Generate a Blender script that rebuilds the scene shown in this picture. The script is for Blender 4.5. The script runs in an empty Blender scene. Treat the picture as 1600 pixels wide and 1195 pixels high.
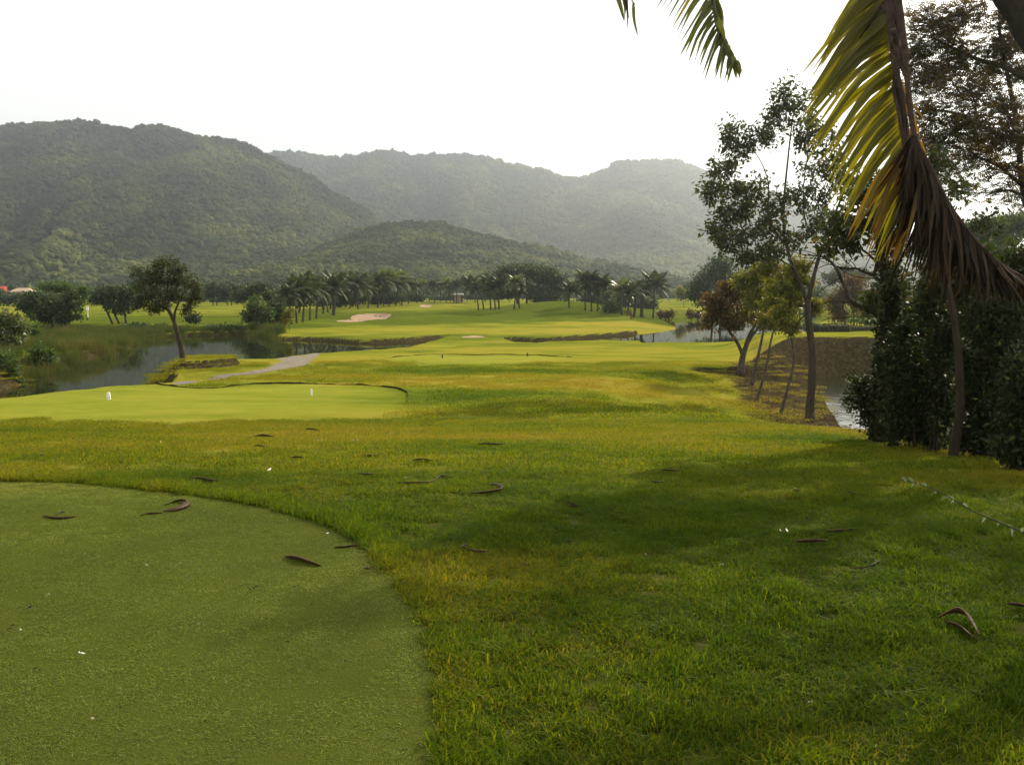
import bpy, bmesh, math, random
import numpy as np
from mathutils import Vector, Matrix
from math import radians, sin, cos, tan, atan, pi, sqrt

SC = bpy.context.scene
COL = SC.collection
random.seed(7)

# ------------------------------------------------------------------ camera
F, CX, CY, HOR, EYE = 1386.0, 800.0, 597.5, 455.0, 1.6
PITCH = atan((CY - HOR) / F)
cam_d = bpy.data.cameras.new('camera')
cam = bpy.data.objects.new('camera', cam_d)
COL.objects.link(cam)
SC.camera = cam
cam.location = (0, 0, EYE)
cam.rotation_euler = (pi / 2 - PITCH, 0, 0)
cam_d.sensor_width = 36
cam_d.lens = 36 * F / 1600
cam_d.clip_start = 0.05
cam_d.clip_end = 20000

# ------------------------------------------------------------------ light
SUN_AZ, SUN_EL = radians(40), radians(30)
world = bpy.data.worlds.new('World')
SC.world = world
world.use_nodes = True
wn, wl = world.node_tree.nodes, world.node_tree.links
wn.clear()
w_out = wn.new('ShaderNodeOutputWorld')
w_bg = wn.new('ShaderNodeBackground')
w_sky = wn.new('ShaderNodeTexSky')
w_sky.sky_type = 'NISHITA'
w_sky.sun_disc = False
w_sky.sun_elevation = SUN_EL
w_sky.sun_rotation = SUN_AZ
w_sky.air_density = 1.0
w_sky.dust_density = 5.0
w_sky.ozone_density = 1.0
# thin high cloud whitens the whole sky evenly
w_mix = wn.new('ShaderNodeMix')
w_mix.data_type = 'RGBA'
w_mix.inputs['Factor'].default_value = 0.90
wl.new(w_sky.outputs[0], w_mix.inputs[6])
w_mix.inputs[7].default_value = (9.5, 9.5, 8.8, 1)
wl.new(w_mix.outputs[2], w_bg.inputs[0])
w_bg.inputs[1].default_value = 0.10
wl.new(w_bg.outputs[0], w_out.inputs[0])

sun_d = bpy.data.lights.new('sun', 'SUN')
sun = bpy.data.objects.new('sun', sun_d)
COL.objects.link(sun)
sun_d.energy = 5.0
sun_d.angle = radians(0.6)
sun_d.color = (1.0, 0.89, 0.66)
SUN_DIR = Vector((sin(SUN_AZ) * cos(SUN_EL), cos(SUN_AZ) * cos(SUN_EL), sin(SUN_EL)))
sun.rotation_euler = SUN_DIR.to_track_quat('Z', 'Y').to_euler()
sun.location = SUN_DIR * 50

SC.view_settings.view_transform = 'Standard'
SC.view_settings.look = 'None'
SC.view_settings.exposure = 0.55
SC.view_settings.gamma = 1
SC.view_settings.use_curve_mapping = False
SC.render.engine = 'CYCLES'
cy = SC.cycles
cy.use_denoising = True
cy.max_bounces = 6
cy.diffuse_bounces = 2
cy.glossy_bounces = 2
cy.transmission_bounces = 3
cy.transparent_max_bounces = 4
cy.volume_bounces = 0
cy.caustics_reflective = False
cy.caustics_refractive = False
cy.sample_clamp_indirect = 4

# ------------------------------------------------------------------ helpers
def ray(u, v):
    a, b = (u - CX) / F, (CY - v) / F
    return np.array([a, cos(PITCH) + b * sin(PITCH), -sin(PITCH) + b * cos(PITCH)])

def at(u, v, Y):
    d = ray(u, v)
    p = d * (Y / d[1])
    return Vector((p[0], p[1], p[2] + EYE))

def on_plane(u, v, z):
    d = ray(u, v)
    t = (z - EYE) / d[2]
    return (d[0] * t, d[1] * t)

def _hash(ix, iy, s):
    h = (ix.astype(np.int64) * 374761393 + iy.astype(np.int64) * 668265263 + s * 974634777) & 0x7fffffff
    h = ((h ^ (h >> 13)) * 1274126177) & 0x7fffffff
    return ((h ^ (h >> 16)) & 0xffff) / 65535.0

def vnoise(x, y, s=0):
    x = np.asarray(x, float); y = np.asarray(y, float)
    ix, iy = np.floor(x), np.floor(y)
    fx, fy = x - ix, y - iy
    fx = fx * fx * (3 - 2 * fx); fy = fy * fy * (3 - 2 * fy)
    a = _hash(ix, iy, s); b = _hash(ix + 1, iy, s)
    c = _hash(ix, iy + 1, s); d = _hash(ix + 1, iy + 1, s)
    return (a + (b - a) * fx) * (1 - fy) + (c + (d - c) * fx) * fy

def fbm(x, y, s=0, o=4):
    r, a, t = 0, 1, 0
    for k in range(o):
        r = r + a * vnoise(x, y, s + k); t += a
        x = np.asarray(x) * 2.03 + 17.1; y = np.asarray(y) * 2.03 + 9.7; a *= 0.5
    return r / t

def sstep(a, b, x):
    t = np.clip((x - a) / (b - a), 0, 1)
    return t * t * (3 - 2 * t)

def poly_sdf(X, Y, poly):
    """signed distance, negative inside"""
    X = np.asarray(X, float); Y = np.asarray(Y, float)
    d2 = np.full(X.shape, 1e18); ins = np.zeros(X.shape, bool)
    n = len(poly)
    for i in range(n):
        x0, y0 = poly[i]; x1, y1 = poly[(i + 1) % n]
        ex, ey = x1 - x0, y1 - y0
        L = ex * ex + ey * ey + 1e-12
        t = np.clip(((X - x0) * ex + (Y - y0) * ey) / L, 0, 1)
        d2 = np.minimum(d2, (X - x0 - t * ex) ** 2 + (Y - y0 - t * ey) ** 2)
        c = (y0 <= Y) != (y1 <= Y)
        with np.errstate(divide='ignore', invalid='ignore'):
            xi = x0 + (Y - y0) * ex / (ey if ey != 0 else 1e-12)
        ins ^= c & (X < xi)
    d = np.sqrt(d2)
    return np.where(ins, -d, d)

def smooth_poly(pts, k=6):
    """closed Catmull-Rom"""
    P = np.array(pts, float); n = len(P); out = []
    for i in range(n):
        p0, p1, p2, p3 = P[i - 1], P[i], P[(i + 1) % n], P[(i + 2) % n]
        for j in range(k):
            t = j / k
            out.append(0.5 * ((2 * p1) + (-p0 + p2) * t + (2 * p0 - 5 * p1 + 4 * p2 - p3) * t * t + (-p0 + 3 * p1 - 3 * p2 + p3) * t ** 3))
    return [tuple(p) for p in out]

def curve3(pts, n):
    """open Catmull-Rom through 3D points, n samples"""
    P = [np.array(p, float) for p in pts]
    P = [2 * P[0] - P[1]] + P + [2 * P[-1] - P[-2]]
    m = len(P) - 3; out = []
    for i in range(n):
        s = i / (n - 1) * m
        k = min(int(s), m - 1); t = s - k
        p0, p1, p2, p3 = P[k], P[k + 1], P[k + 2], P[k + 3]
        out.append(0.5 * ((2 * p1) + (-p0 + p2) * t + (2 * p0 - 5 * p1 + 4 * p2 - p3) * t * t + (-p0 + 3 * p1 - 3 * p2 + p3) * t ** 3))
    return np.array(out)

# ------------------------------------------------------------------ terrain
WL = -3.0
_py = [-60, 6, 10, 15, 20, 30, 45, 60, 80, 100, 130, 160, 220, 300, 20000]
_pz = [0, 0, -.25, -.75, -1.15, -1.7, -2.1, -2.35, -2.58, -2.62, -2.25, -2.0, -1.6, -1.6, -1.6]
_fy = np.linspace(-60, 400, 1841)
_fz = np.interp(_fy, _py, _pz)
for _k in (13, 13):
    _fz = np.convolve(np.pad(_fz, _k // 2, 'edge'), np.ones(_k) / _k, 'valid')

def base_h(X, Y):
    z = np.interp(Y, _fy, _fz)
    return z

def ground0(u, v):
    d = ray(u, v)
    Ys = np.geomspace(1.5, 600, 3000)
    Xs = d[0] / d[1] * Ys
    zr = EYE + d[2] / d[1] * Ys
    k = np.argmax(zr <= base_h(Xs, Ys))
    return (Xs[k], Ys[k])

def near(pts, dy=1.8):
    return [(lambda g: (g[0], g[1] + dy))(ground0(u, v)) for u, v in pts]

def plane(pts):
    return [on_plane(u, v, WL) for u, v in pts]

POND = near([(-260, 626), (0, 613), (60, 608), (150, 603), (215, 596)]) \
    + near([(226, 593), (222, 578), (238, 563)], .5) \
    + near([(262, 557), (290, 555), (335, 556), (372, 560), (410, 558.5), (450, 553.5), (520, 548), (600, 543), (632, 539.5)], .5) \
    + plane([(692, 531), (687, 530), (650, 534), (600, 536.5), (560, 537), (532, 535), (480, 532), (440, 531), (428, 529), (418, 525), (390, 522), (330, 524), (280, 526), (225, 530),
             (208, 538), (200, 548), (165, 560), (120, 570), (75, 580), (45, 592), (25, 605), (-60, 615), (-260, 600)])
INLET = plane([(794, 532), (840, 533), (878, 532), (938, 527), (1016, 521), (1045, 517), (1058, 513), (1050, 507), (1040, 500),
               (1085, 498), (1130, 498), (1200, 500), (1262, 502), (1275, 509)]) \
    + near([(1240, 526), (1210, 529), (1140, 533), (1050, 533), (950, 533), (870, 534), (820, 536)], 2.0)
CREEK = plane([(1262, 592), (1330, 588), (1420, 592), (1500, 610), (1570, 650), (1580, 700), (1460, 720), (1335, 698),
               (1320, 674), (1304, 650), (1290, 627), (1276, 606)])
POND = smooth_poly(POND, 4); INLET = smooth_poly(INLET, 4); CREEK = smooth_poly(CREEK, 4)

def gpoly(pts, k=8):
    return smooth_poly([ground0(u, v) for u, v in pts], k)

BUNKER = gpoly([(524, 502.5), (560, 503), (588, 499), (612, 494.5), (600, 493), (572, 493.5), (548, 495.5), (556, 498)])
BUNKER2 = gpoly([(656, 478.5), (672, 479), (674, 476.5), (660, 476)])
def gdist(X, Y, u, v, rx, ry):
    gx, gy = ground0(u, v)
    return ((X - gx) / rx) ** 2 + ((Y - gy) / ry) ** 2

TEE1_IN = None
def H(X, Y):
    X = np.asarray(X, float); Y = np.asarray(Y, float)
    z = base_h(X, Y)
    # lawn undulations
    a = np.interp(Y, [0, 8, 30, 80, 200], [0.008, 0.015, 0.06, 0.10, 0.15])
    if TEE1_IN is not None:
        m = (Y < 14) & (Y > -2)
        tm = np.ones(X.shape)
        if np.any(m): tm[m] = sstep(-.05, .35, poly_sdf(X[m], Y[m], TEE1_IN))
        z = z + (fbm(X / .38, Y / .38, 17, 3) - .5) * .07 * tm * (1 - sstep(7, 14, Y))
    z = z + a * (fbm(X / 2.5, Y / 2.5, 3, 3) - .5) * 2 + np.interp(Y, [0, 20, 80, 200], [0.01, .03, .12, .35]) * (fbm(X / 14, Y / 14, 11, 2) - .5) * 2
    # knoll under the lone tree: level top, steep worn front
    g = gdist(X, Y, 300, 570, 2.2, 3.2)
    z = z + 0.40 * (1 - sstep(.80, 1.0, g + (fbm(X / .5, Y / .5, 29, 2) - .5) * .12)) - 0.38 * np.exp(-gdist(X, Y, 300, 586, 3.0, 1.6))
    # raised ground on the far side of the creek
    mx = sstep(12.5, 16.5, X - (Y - 50) * .15)
    z = z + 1.25 * mx * sstep(42, 47, Y) * (1 - sstep(60, 72, Y))
    # low mound in the far fairway and small swells
    z = z + 2.0 * np.exp(-gdist(X, Y, 875, 488, 12, 16)) + 0.35 * np.exp(-gdist(X, Y, 1000, 500, 10, 10)) \
        + .5 * np.exp(-gdist(X, Y, 575, 492, 9, 9))
    z = z - .45 * np.exp(-gdist(X, Y, 570, 497, 5.5, 3.0))
    # bunkers
    for P, dep in ((BUNKER, .55), (BUNKER2, .3)):
        gx = np.mean([p[0] for p in P]); gy = np.mean([p[1] for p in P])
        m = (abs(X - gx) < 25) & (abs(Y - gy) < 40)
        if np.any(m):
            d = poly_sdf(X[m], Y[m], P)
            z[m] = z[m] - dep * (1 - sstep(-1.2, .3, d))
    # water bodies
    for P, kind in ((POND, 0), (INLET, 1), (CREEK, 2)):
        d = poly_sdf(X, Y, P)
        if kind == 2:
            s = np.interp(Y, [20, 32, 43, 46], [.22, .13, .13, .75])
        else:
            s = np.full(d.shape, .75) if kind == 0 else np.where(X - (Y - 80) * .12 > 11.5, .14, .75)
        wob = (fbm(X / .9, Y / .9, 31, 3) - .5) * np.where(kind == 2, .5, .14)
        dd = d + wob * np.minimum(1, np.abs(d) / .5)
        zb = WL + np.where(dd > 0, dd * s, np.maximum(dd * .6, -.9))
        k = .08 if kind < 2 else .12
        h = np.clip(.5 + .5 * (zb - z) / k, 0, 1)
        z = zb * (1 - h) + z * h - k * h * (1 - h)
    return z

def hz(x, y):
    return float(H(np.array([x], float), np.array([y], float))[0])

def ground(u, v):
    """point where the sight line through a photo pixel meets the ground"""
    d = ray(u, v)
    Ys = np.geomspace(1.5, 700, 1500)
    Xs = d[0] / d[1] * Ys
    zr = EYE + d[2] / d[1] * Ys
    k = int(np.argmax(zr <= H(Xs, Ys)))
    if k == 0: k = 1
    Yf = np.linspace(Ys[k - 1], Ys[k], 20)
    k2 = int(np.argmax(EYE + d[2] / d[1] * Yf <= H(d[0] / d[1] * Yf, Yf)))
    y = Yf[k2]; x = d[0] / d[1] * y
    return Vector((x, y, hz(x, y)))
def footpt(u, v, Y):
    """point on the ground straight below the sight line at a chosen distance"""
    p = at(u, v, Y)
    return Vector((p.x, p.y, hz(p.x, p.y)))

# ------------------------------------------------------------------ mesh helpers
def link(name, me, mat=None, parent=None, smooth=False):
    o = bpy.data.objects.new(name, me)
    COL.objects.link(o)
    if mat is not None:
        for m in (mat if isinstance(mat, (list, tuple)) else [mat]):
            me.materials.append(m)
    if parent is not None:
        o.parent = parent
    if smooth:
        me.polygons.foreach_set('use_smooth', [True] * len(me.polygons))
    return o

def np_mesh(name, V, faces, nper):
    """V (n,3), faces (m,nper) uniform polygons"""
    me = bpy.data.meshes.new(name)
    V = np.asarray(V, np.float32); Fc = np.asarray(faces, np.int32)
    me.vertices.add(len(V)); me.vertices.foreach_set('co', V.ravel())
    me.loops.add(Fc.size); me.loops.foreach_set('vertex_index', Fc.ravel())
    me.polygons.add(len(Fc))
    me.polygons.foreach_set('loop_start', np.arange(0, Fc.size, nper, dtype=np.int32))
    me.update(calc_edges=True)
    return me

def tag(o, label=None, cat=None, group=None, kind=None):
    if label: o['label'] = label
    if cat: o['category'] = cat
    if group: o['group'] = group
    if kind: o['kind'] = kind
    return o

def empty(name, loc, label, cat, group=None, rz=0, scale=1):
    o = bpy.data.objects.new(name, None)
    COL.objects.link(o)
    o.empty_display_size = .1
    o.location = loc; o.rotation_euler = (0, 0, rz); o.scale = (scale,) * 3
    return tag(o, label, cat, group)

def copy_tree(o, parent=None):
    c = o.copy(); COL.objects.link(c)
    c.parent = parent
    for ch in list(o.children):
        copy_tree(ch, c)
    return c

class MB:
    def __init__(s): s.v = []; s.f = []; s.n = 0
    def add(s, V, Fc):
        b = s.n
        s.v.append(np.asarray(V, float)); s.f += [tuple(i + b for i in f) for f in Fc]; s.n += len(V)
    def tube(s, path, rad, n=6, cap=True):
        P = np.asarray(path, float); m = len(P)
        if np.isscalar(rad): rad = [rad] * m
        T = np.gradient(P, axis=0); T /= np.linalg.norm(T, axis=1)[:, None] + 1e-9
        up = np.array([0, 0, 1.]) if abs(T[0][2]) < .9 else np.array([1., 0, 0])
        V = []
        a = np.cross(T[0], up); a /= np.linalg.norm(a) + 1e-9
        for i in range(m):
            a = a - T[i] * np.dot(a, T[i]); a /= np.linalg.norm(a) + 1e-9
            b = np.cross(T[i], a)
            for k in range(n):
                t = 2 * pi * k / n
                V.append(P[i] + (a * cos(t) + b * sin(t)) * rad[i])
        Fc = []
        for i in range(m - 1):
            for k in range(n):
                Fc.append((i * n + k, i * n + (k + 1) % n, (i + 1) * n + (k + 1) % n, (i + 1) * n + k))
        if cap:
            Fc.append(tuple(range(n - 1, -1, -1)))
            Fc.append(tuple((m - 1) * n + k for k in range(n)))
        s.add(V, Fc)
    def box(s, c, d, rz=0):
        c = np.array(c, float); dx, dy, dz = [q / 2 for q in d]
        V = np.array([(x, y, z) for z in (-dz, dz) for y in (-dy, dy) for x in (-dx, dx)])
        R = np.array([[cos(rz), -sin(rz), 0], [sin(rz), cos(rz), 0], [0, 0, 1]])
        s.add(V @ R.T + c, [(0, 2, 3, 1), (4, 5, 7, 6), (0, 1, 5, 4), (2, 6, 7, 3), (0, 4, 6, 2), (1, 3, 7, 5)])
    def build(s, name, mat, parent=None, smooth=True):
        me = bpy.data.meshes.new(name)
        V = np.vstack(s.v)
        me.from_pydata(V.tolist(), [], s.f)
        me.update()
        return link(name, me, mat, parent, smooth)

# ------------------------------------------------------------------ materials
def new_mat(name):
    m = bpy.data.materials.new(name); m.use_nodes = True
    nt = m.node_tree; nt.nodes.clear()
    out = nt.nodes.new('ShaderNodeOutputMaterial')
    return m, nt, out

def ramp(nt, stops, fac, interp='LINEAR'):
    r = nt.nodes.new('ShaderNodeValToRGB')
    r.color_ramp.interpolation = interp
    els = r.color_ramp.elements
    while len(els) < len(stops): els.new(.5)
    for e, (p, c) in zip(els, stops):
        e.position = p; e.color = (*c, 1)
    nt.links.new(fac, r.inputs[0])
    return r.outputs[0]

def noise(nt, scale, detail=3, vec=None, rough=.55, dist=0):
    n = nt.nodes.new('ShaderNodeTexNoise')
    n.inputs['Scale'].default_value = scale; n.inputs['Detail'].default_value = detail
    n.inputs['Roughness'].default_value = rough; n.inputs['Distortion'].default_value = dist
    if vec is not None: nt.links.new(vec, n.inputs['Vector'])
    return n.outputs['Fac']

def mixc(nt, fac, a, b, mode='MIX'):
    m = nt.nodes.new('ShaderNodeMix'); m.data_type = 'RGBA'; m.blend_type = mode
    for sock, val in ((m.inputs['Factor'], fac), (m.inputs[6], a), (m.inputs[7], b)):
        if isinstance(val, (int, float)): sock.default_value = val
        elif isinstance(val, tuple): sock.default_value = (*val, 1)
        else: nt.links.new(val, sock)
    return m.outputs[2]

def math_n(nt, op, a, b=None, clamp=False):
    m = nt.nodes.new('ShaderNodeMath'); m.operation = op; m.use_clamp = clamp
    for i, val in enumerate((a, b)):
        if val is None: continue
        if isinstance(val, (int, float)): m.inputs[i].default_value = val
        else: nt.links.new(val, m.inputs[i])
    return m.outputs[0]

def bump(nt, h, strength, dist=.02, normal=None):
    b = nt.nodes.new('ShaderNodeBump')
    b.inputs['Strength'].default_value = strength; b.inputs['Distance'].default_value = dist
    nt.links.new(h, b.inputs['Height'])
    if normal is not None: nt.links.new(normal, b.inputs['Normal'])
    return b.outputs[0]

def pos(nt):
    return nt.nodes.new('ShaderNodeNewGeometry').outputs['Position']

def attr(nt, name, kind='GEOMETRY', out='Fac'):
    a = nt.nodes.new('ShaderNodeAttribute'); a.attribute_name = name; a.attribute_type = kind
    return a.outputs[out]

def leaf_mat(name, stops, trans=.45, rough=.5, tcol=(1.35, 1.5, .5), spec=.3):
    """leaves: reflected plus transmitted light, each leaf its own tone"""
    m, nt, out = new_mat(name)
    g = nt.nodes.new('ShaderNodeNewGeometry')
    col = ramp(nt, stops, g.outputs['Random Per Island'])
    p = nt.nodes.new('ShaderNodeBsdfPrincipled')
    nt.links.new(col, p.inputs['Base Color'])
    p.inputs['Roughness'].default_value = rough
    p.inputs['Specular IOR Level'].default_value = spec
    t = nt.nodes.new('ShaderNodeBsdfTranslucent')
    tc = mixc(nt, 1.0, col, tcol, 'MULTIPLY')
    nt.links.new(tc, t.inputs[0])
    mx = nt.nodes.new('ShaderNodeMixShader'); mx.inputs[0].default_value = trans
    nt.links.new(p.outputs[0], mx.inputs[1]); nt.links.new(t.outputs[0], mx.inputs[2])
    nt.links.new(mx.outputs[0], out.inputs[0])
    return m

def bark_mat(name, dark, light, scale=14):
    m, nt, out = new_mat(name)
    tc = nt.nodes.new('ShaderNodeTexCoord').outputs['Object']
    mp = nt.nodes.new('ShaderNodeMapping'); mp.inputs['Scale'].default_value = (1, 1, .25)
    nt.links.new(tc, mp.inputs[0])
    n1 = noise(nt, scale, 6, mp.outputs[0], .65)
    n2 = noise(nt, 1.7, 3, tc)
    c = ramp(nt, [(.3, dark), (.7, light)], n1)
    c = mixc(nt, math_n(nt, 'MULTIPLY', n2, .35), c, (.05, .055, .03))
    p = nt.nodes.new('ShaderNodeBsdfPrincipled')
    nt.links.new(c, p.inputs['Base Color']); p.inputs['Roughness'].default_value = .9; p.inputs['Specular IOR Level'].default_value = .06
    nt.links.new(bump(nt, n1, .9, .03), p.inputs['Normal'])
    nt.links.new(p.outputs[0], out.inputs[0])
    return m

def simple_mat(name, c, rough=.6, metal=0, var=.15, scale=8, bmp=.1, spec=.12):
    m, nt, out = new_mat(name)
    tc = nt.nodes.new('ShaderNodeTexCoord').outputs['Object']
    n = noise(nt, scale, 4, tc)
    lo = tuple(x * (1 - var) for x in c); hi = tuple(min(1, x * (1 + var)) for x in c)
    p = nt.nodes.new('ShaderNodeBsdfPrincipled')
    nt.links.new(ramp(nt, [(.3, lo), (.7, hi)], n), p.inputs['Base Color'])
    p.inputs['Roughness'].default_value = rough; p.inputs['Metallic'].default_value = metal; p.inputs['Specular IOR Level'].default_value = spec
    nt.links.new(bump(nt, n, bmp, .01), p.inputs['Normal'])
    nt.links.new(p.outputs[0], out.inputs[0])
    return m

def turf_tone(X, Y):
    """0 = lush green ... 1 = dry straw, the same field for ground sheet and blades"""
    t = fbm(X / 3.2, Y / 1.6, 51, 4) * .7 + fbm(X / 12, Y / 7, 57, 3) * .5
    t = (t - .42) * 1.6
    t = t + np.interp(Y, [0, 4, 7, 12, 25, 40, 60, 85, 100], [-.22, -.12, .04, .16, .28, .32, .28, .12, .12])
    # lush and dry places; the green on the left field also darkens it for shade
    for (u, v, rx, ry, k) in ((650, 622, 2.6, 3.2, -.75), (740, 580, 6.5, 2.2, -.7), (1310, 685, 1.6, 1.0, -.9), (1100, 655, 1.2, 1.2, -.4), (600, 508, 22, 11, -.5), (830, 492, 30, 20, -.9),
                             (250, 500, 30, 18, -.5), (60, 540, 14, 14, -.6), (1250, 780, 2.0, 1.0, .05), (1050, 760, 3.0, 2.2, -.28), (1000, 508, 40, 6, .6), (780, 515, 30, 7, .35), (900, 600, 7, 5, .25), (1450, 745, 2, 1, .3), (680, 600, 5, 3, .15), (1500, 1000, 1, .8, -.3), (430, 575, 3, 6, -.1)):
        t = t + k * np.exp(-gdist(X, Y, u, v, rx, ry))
    return np.clip(t, 0, 1)

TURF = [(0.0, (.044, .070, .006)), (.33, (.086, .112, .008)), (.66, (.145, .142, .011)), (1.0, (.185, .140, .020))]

m_ground, nt, out = new_mat('turf')
P_ = pos(nt)
tone = attr(nt, 'tone'); soil = attr(nt, 'soil')
n_f = noise(nt, 26, 5, P_, .7); n_m = noise(nt, 3.1, 4, P_, .6); n_b = noise(nt, .35, 3, P_, .6)
n_s = noise(nt, 1.0, 6, None, .75)
mps = nt.nodes.new('ShaderNodeMapping'); mps.inputs['Scale'].default_value = (.22, .5, 1); nt.links.new(P_, mps.inputs[0]); nt.links.new(mps.outputs[0], n_s.node.inputs['Vector'])
tt = math_n(nt, 'ADD', tone, math_n(nt, 'ADD', math_n(nt, 'MULTIPLY', math_n(nt, 'SUBTRACT', n_m, .5), .7), math_n(nt, 'MULTIPLY', math_n(nt, 'SUBTRACT', n_s, .5), 1.1)))
c = ramp(nt, TURF, tt)
c = mixc(nt, math_n(nt, 'MULTIPLY', n_f, .45), c, (.030, .045, .006))
c = mixc(nt, attr(nt, 'thatch'), c, (.030, .034, .008))
mow = attr(nt, 'mown')
mc = ramp(nt, [(.36, (.080, .115, .010)), (.50, (.135, .155, .016)), (.66, (.200, .185, .030))], math_n(nt, 'ADD', math_n(nt, 'MULTIPLY', n_s, .65), math_n(nt, 'MULTIPLY', noise(nt, 1.4, 5, P_, .7), .35)))
mc = mixc(nt, math_n(nt, 'MULTIPLY', n_f, .35), mc, (.06, .08, .01))
c = mixc(nt, mow, c, mc)
sc_ = ramp(nt, [(.30, (.016, .012, .006)), (.50, (.038, .029, .014)), (.72, (.085, .070, .030))], noise(nt, 5.0, 6, P_, .7))
nrm = nt.nodes.new('ShaderNodeNewGeometry')
sep = nt.nodes.new('ShaderNodeSeparateXYZ'); nt.links.new(nrm.outputs['True Normal'], sep.inputs[0])
steep = nt.nodes.new('ShaderNodeMapRange'); steep.inputs[1].default_value = .93; steep.inputs[2].default_value = .84
nt.links.new(math_n(nt, 'ADD', sep.outputs[2], math_n(nt, 'MULTIPLY', math_n(nt, 'SUBTRACT', n_m, .5), .06)), steep.inputs[0])
sm = math_n(nt, 'MAXIMUM', steep.outputs[0], math_n(nt, 'MULTIPLY', math_n(nt, 'SUBTRACT', math_n(nt, 'ADD', soil, math_n(nt, 'MULTIPLY', n_m, .6)), .5), 2.2, True), True)
c = mixc(nt, sm, c, sc_)
p = nt.nodes.new('ShaderNodeBsdfPrincipled')
nt.links.new(math_n(nt, 'MULTIPLY', math_n(nt, 'SUBTRACT', 1.0, sm), math_n(nt, 'ADD', .08, math_n(nt, 'MULTIPLY', tone, .22))), p.inputs['Sheen Weight'])
nt.links.new(c, p.inputs['Base Color']); p.inputs['Roughness'].default_value = .95; p.inputs['Specular IOR Level'].default_value = .0
p.inputs['Sheen Weight'].default_value = .18; p.inputs['Sheen Roughness'].default_value = .5; p.inputs['Sheen Tint'].default_value = (.70, .62, .10, 1)
hh = math_n(nt, 'ADD', math_n(nt, 'MULTIPLY', n_f, .5), n_m)
nt.links.new(bump(nt, hh, .6, .06), p.inputs['Normal'])
nt.links.new(p.outputs[0], out.inputs[0])

# ------------------------------------------------------------------ ground sheet
BANKSIDE = [ground0(u, v) for u, v in [(1150, 543), (1118, 551), (1145, 568), (1158, 588), (1176, 606), (1186, 632), (1225, 653), (1268, 663), (1350, 692), (1425, 706), (1500, 720), (1620, 740), (1900, 760), (2000, 700), (1700, 560), (1420, 538), (1240, 538)]]
THATCH = True
def soil_mask(X, Y):
    d = poly_sdf(X, Y, CREEK)
    wob_ = (fbm(X / 1.1, Y / 1.1, 77, 3) - .5)
    s = 1 - sstep(-.35, .45, poly_sdf(X, Y, BANKSIDE) + wob_ * 1.3)
    # bare leafy floor under the thicket
    s = s * np.clip(.30 + 1.1 * fbm(X / .8, Y / .8, 71, 3), .3, 1)
    s = np.where((Y > 47) & (d > 1.5), 0, s)
    s = np.where((Y > 46) & (d <= 2.8), 1, s)
    return s

def mown_mask(X, Y):
    out_ = np.zeros(X.shape)
    for P, wb, wf in ((TEE2, .06, 2.6), (TEE3, .15, 2.6), (TEE4, .2, 2.5)):
        A = np.array(P); cx_, cy_ = A.mean(0)
        m = (np.abs(X - cx_) < np.ptp(A[:, 0])) & (np.abs(Y - cy_) < np.ptp(A[:, 1]) + 4)
        if np.any(m):
            d = poly_sdf(X[m], Y[m], P)
            w = wb + (wf - wb) * (1 - sstep(-.25, .45, (Y[m] - cy_) / np.ptp(A[:, 1])))
            out_[m] = np.maximum(out_[m], 1 - sstep(-w, w * .6 + .02, d + (fbm(X[m] / .8, Y[m] / .8, 88, 3) - .5) * w))
    return out_

def build_ground():
    rows = np.concatenate([[-60, -30, -12, -5, 0, 1.2], np.geomspace(2.0, 330, 760), np.geomspace(345, 14000, 26)])
    t = np.linspace(-1, 1, 430)
    t = np.sign(t) * (np.abs(t) * .78 + .22 * np.abs(t) ** 4) 
    X = t[None, :] * (rows[:, None].clip(0) * .92 + 6)
    Y = np.repeat(rows[:, None], len(t), 1)
    Z = H(X.ravel(), Y.ravel())
    far = Y.ravel() > 320
    Z[far] = -1.6
    n, m = X.shape
    V = np.stack([X.ravel(), Y.ravel(), Z], 1)
    i = np.arange(n * m).reshape(n, m)
    Fc = np.stack([i[:-1, :-1], i[:-1, 1:], i[1:, 1:], i[1:, :-1]], -1).reshape(-1, 4)
    me = np_mesh('ground', V, Fc, 4)
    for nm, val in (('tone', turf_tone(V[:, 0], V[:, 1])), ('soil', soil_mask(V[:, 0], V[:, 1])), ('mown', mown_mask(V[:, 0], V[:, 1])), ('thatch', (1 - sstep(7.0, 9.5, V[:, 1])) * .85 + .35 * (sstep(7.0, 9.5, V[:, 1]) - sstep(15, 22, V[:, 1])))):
        a = me.attributes.new(nm, 'FLOAT', 'POINT'); a.data.foreach_set('value', np.asarray(val, np.float32))
    o = link('ground', me, m_ground, None, True)
    tag(o, kind='structure')
TEE1_IN = None
TEE1 = smooth_poly([(lambda g: (g.x, g.y))(ground(u, v)) for u, v in [(-350, 748), (-120, 750), (0, 752), (120, 755), (250, 768), (370, 783), (470, 806), (545, 833), (600, 880), (645, 930), (675, 985), (690, 1050), (697, 1120), (702, 1195)]]
                   + [(-.22 + .02, 2.4), (-.25, 1.2), (-3, .6), (-6.5, 1.2), (-7.5, 5)], 6)
TEE2 = smooth_poly([(lambda g: (g.x, g.y))(ground(u, v)) for u, v in [(-140, 622), (0, 613), (140, 607), (260, 602.5), (400, 600), (500, 600.5), (580, 603), (622, 608), (636, 616), (625, 630), (560, 645), (420, 655), (200, 660), (0, 659), (-140, 650)]], 6)
TEE3 = smooth_poly([(lambda g: (g.x, g.y))(ground(u, v)) for u, v in [(590, 561), (640, 556), (700, 554), (780, 554), (850, 556), (892, 558.5), (880, 564), (830, 568), (740, 571), (650, 570), (600, 566)]], 6)
TEE4 = smooth_poly([(lambda g: (g.x, g.y))(ground(u, v)) for u, v in [(642, 541), (670, 538.2), (710, 537), (737, 538.5), (715, 541), (670, 543)]], 6)
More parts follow.
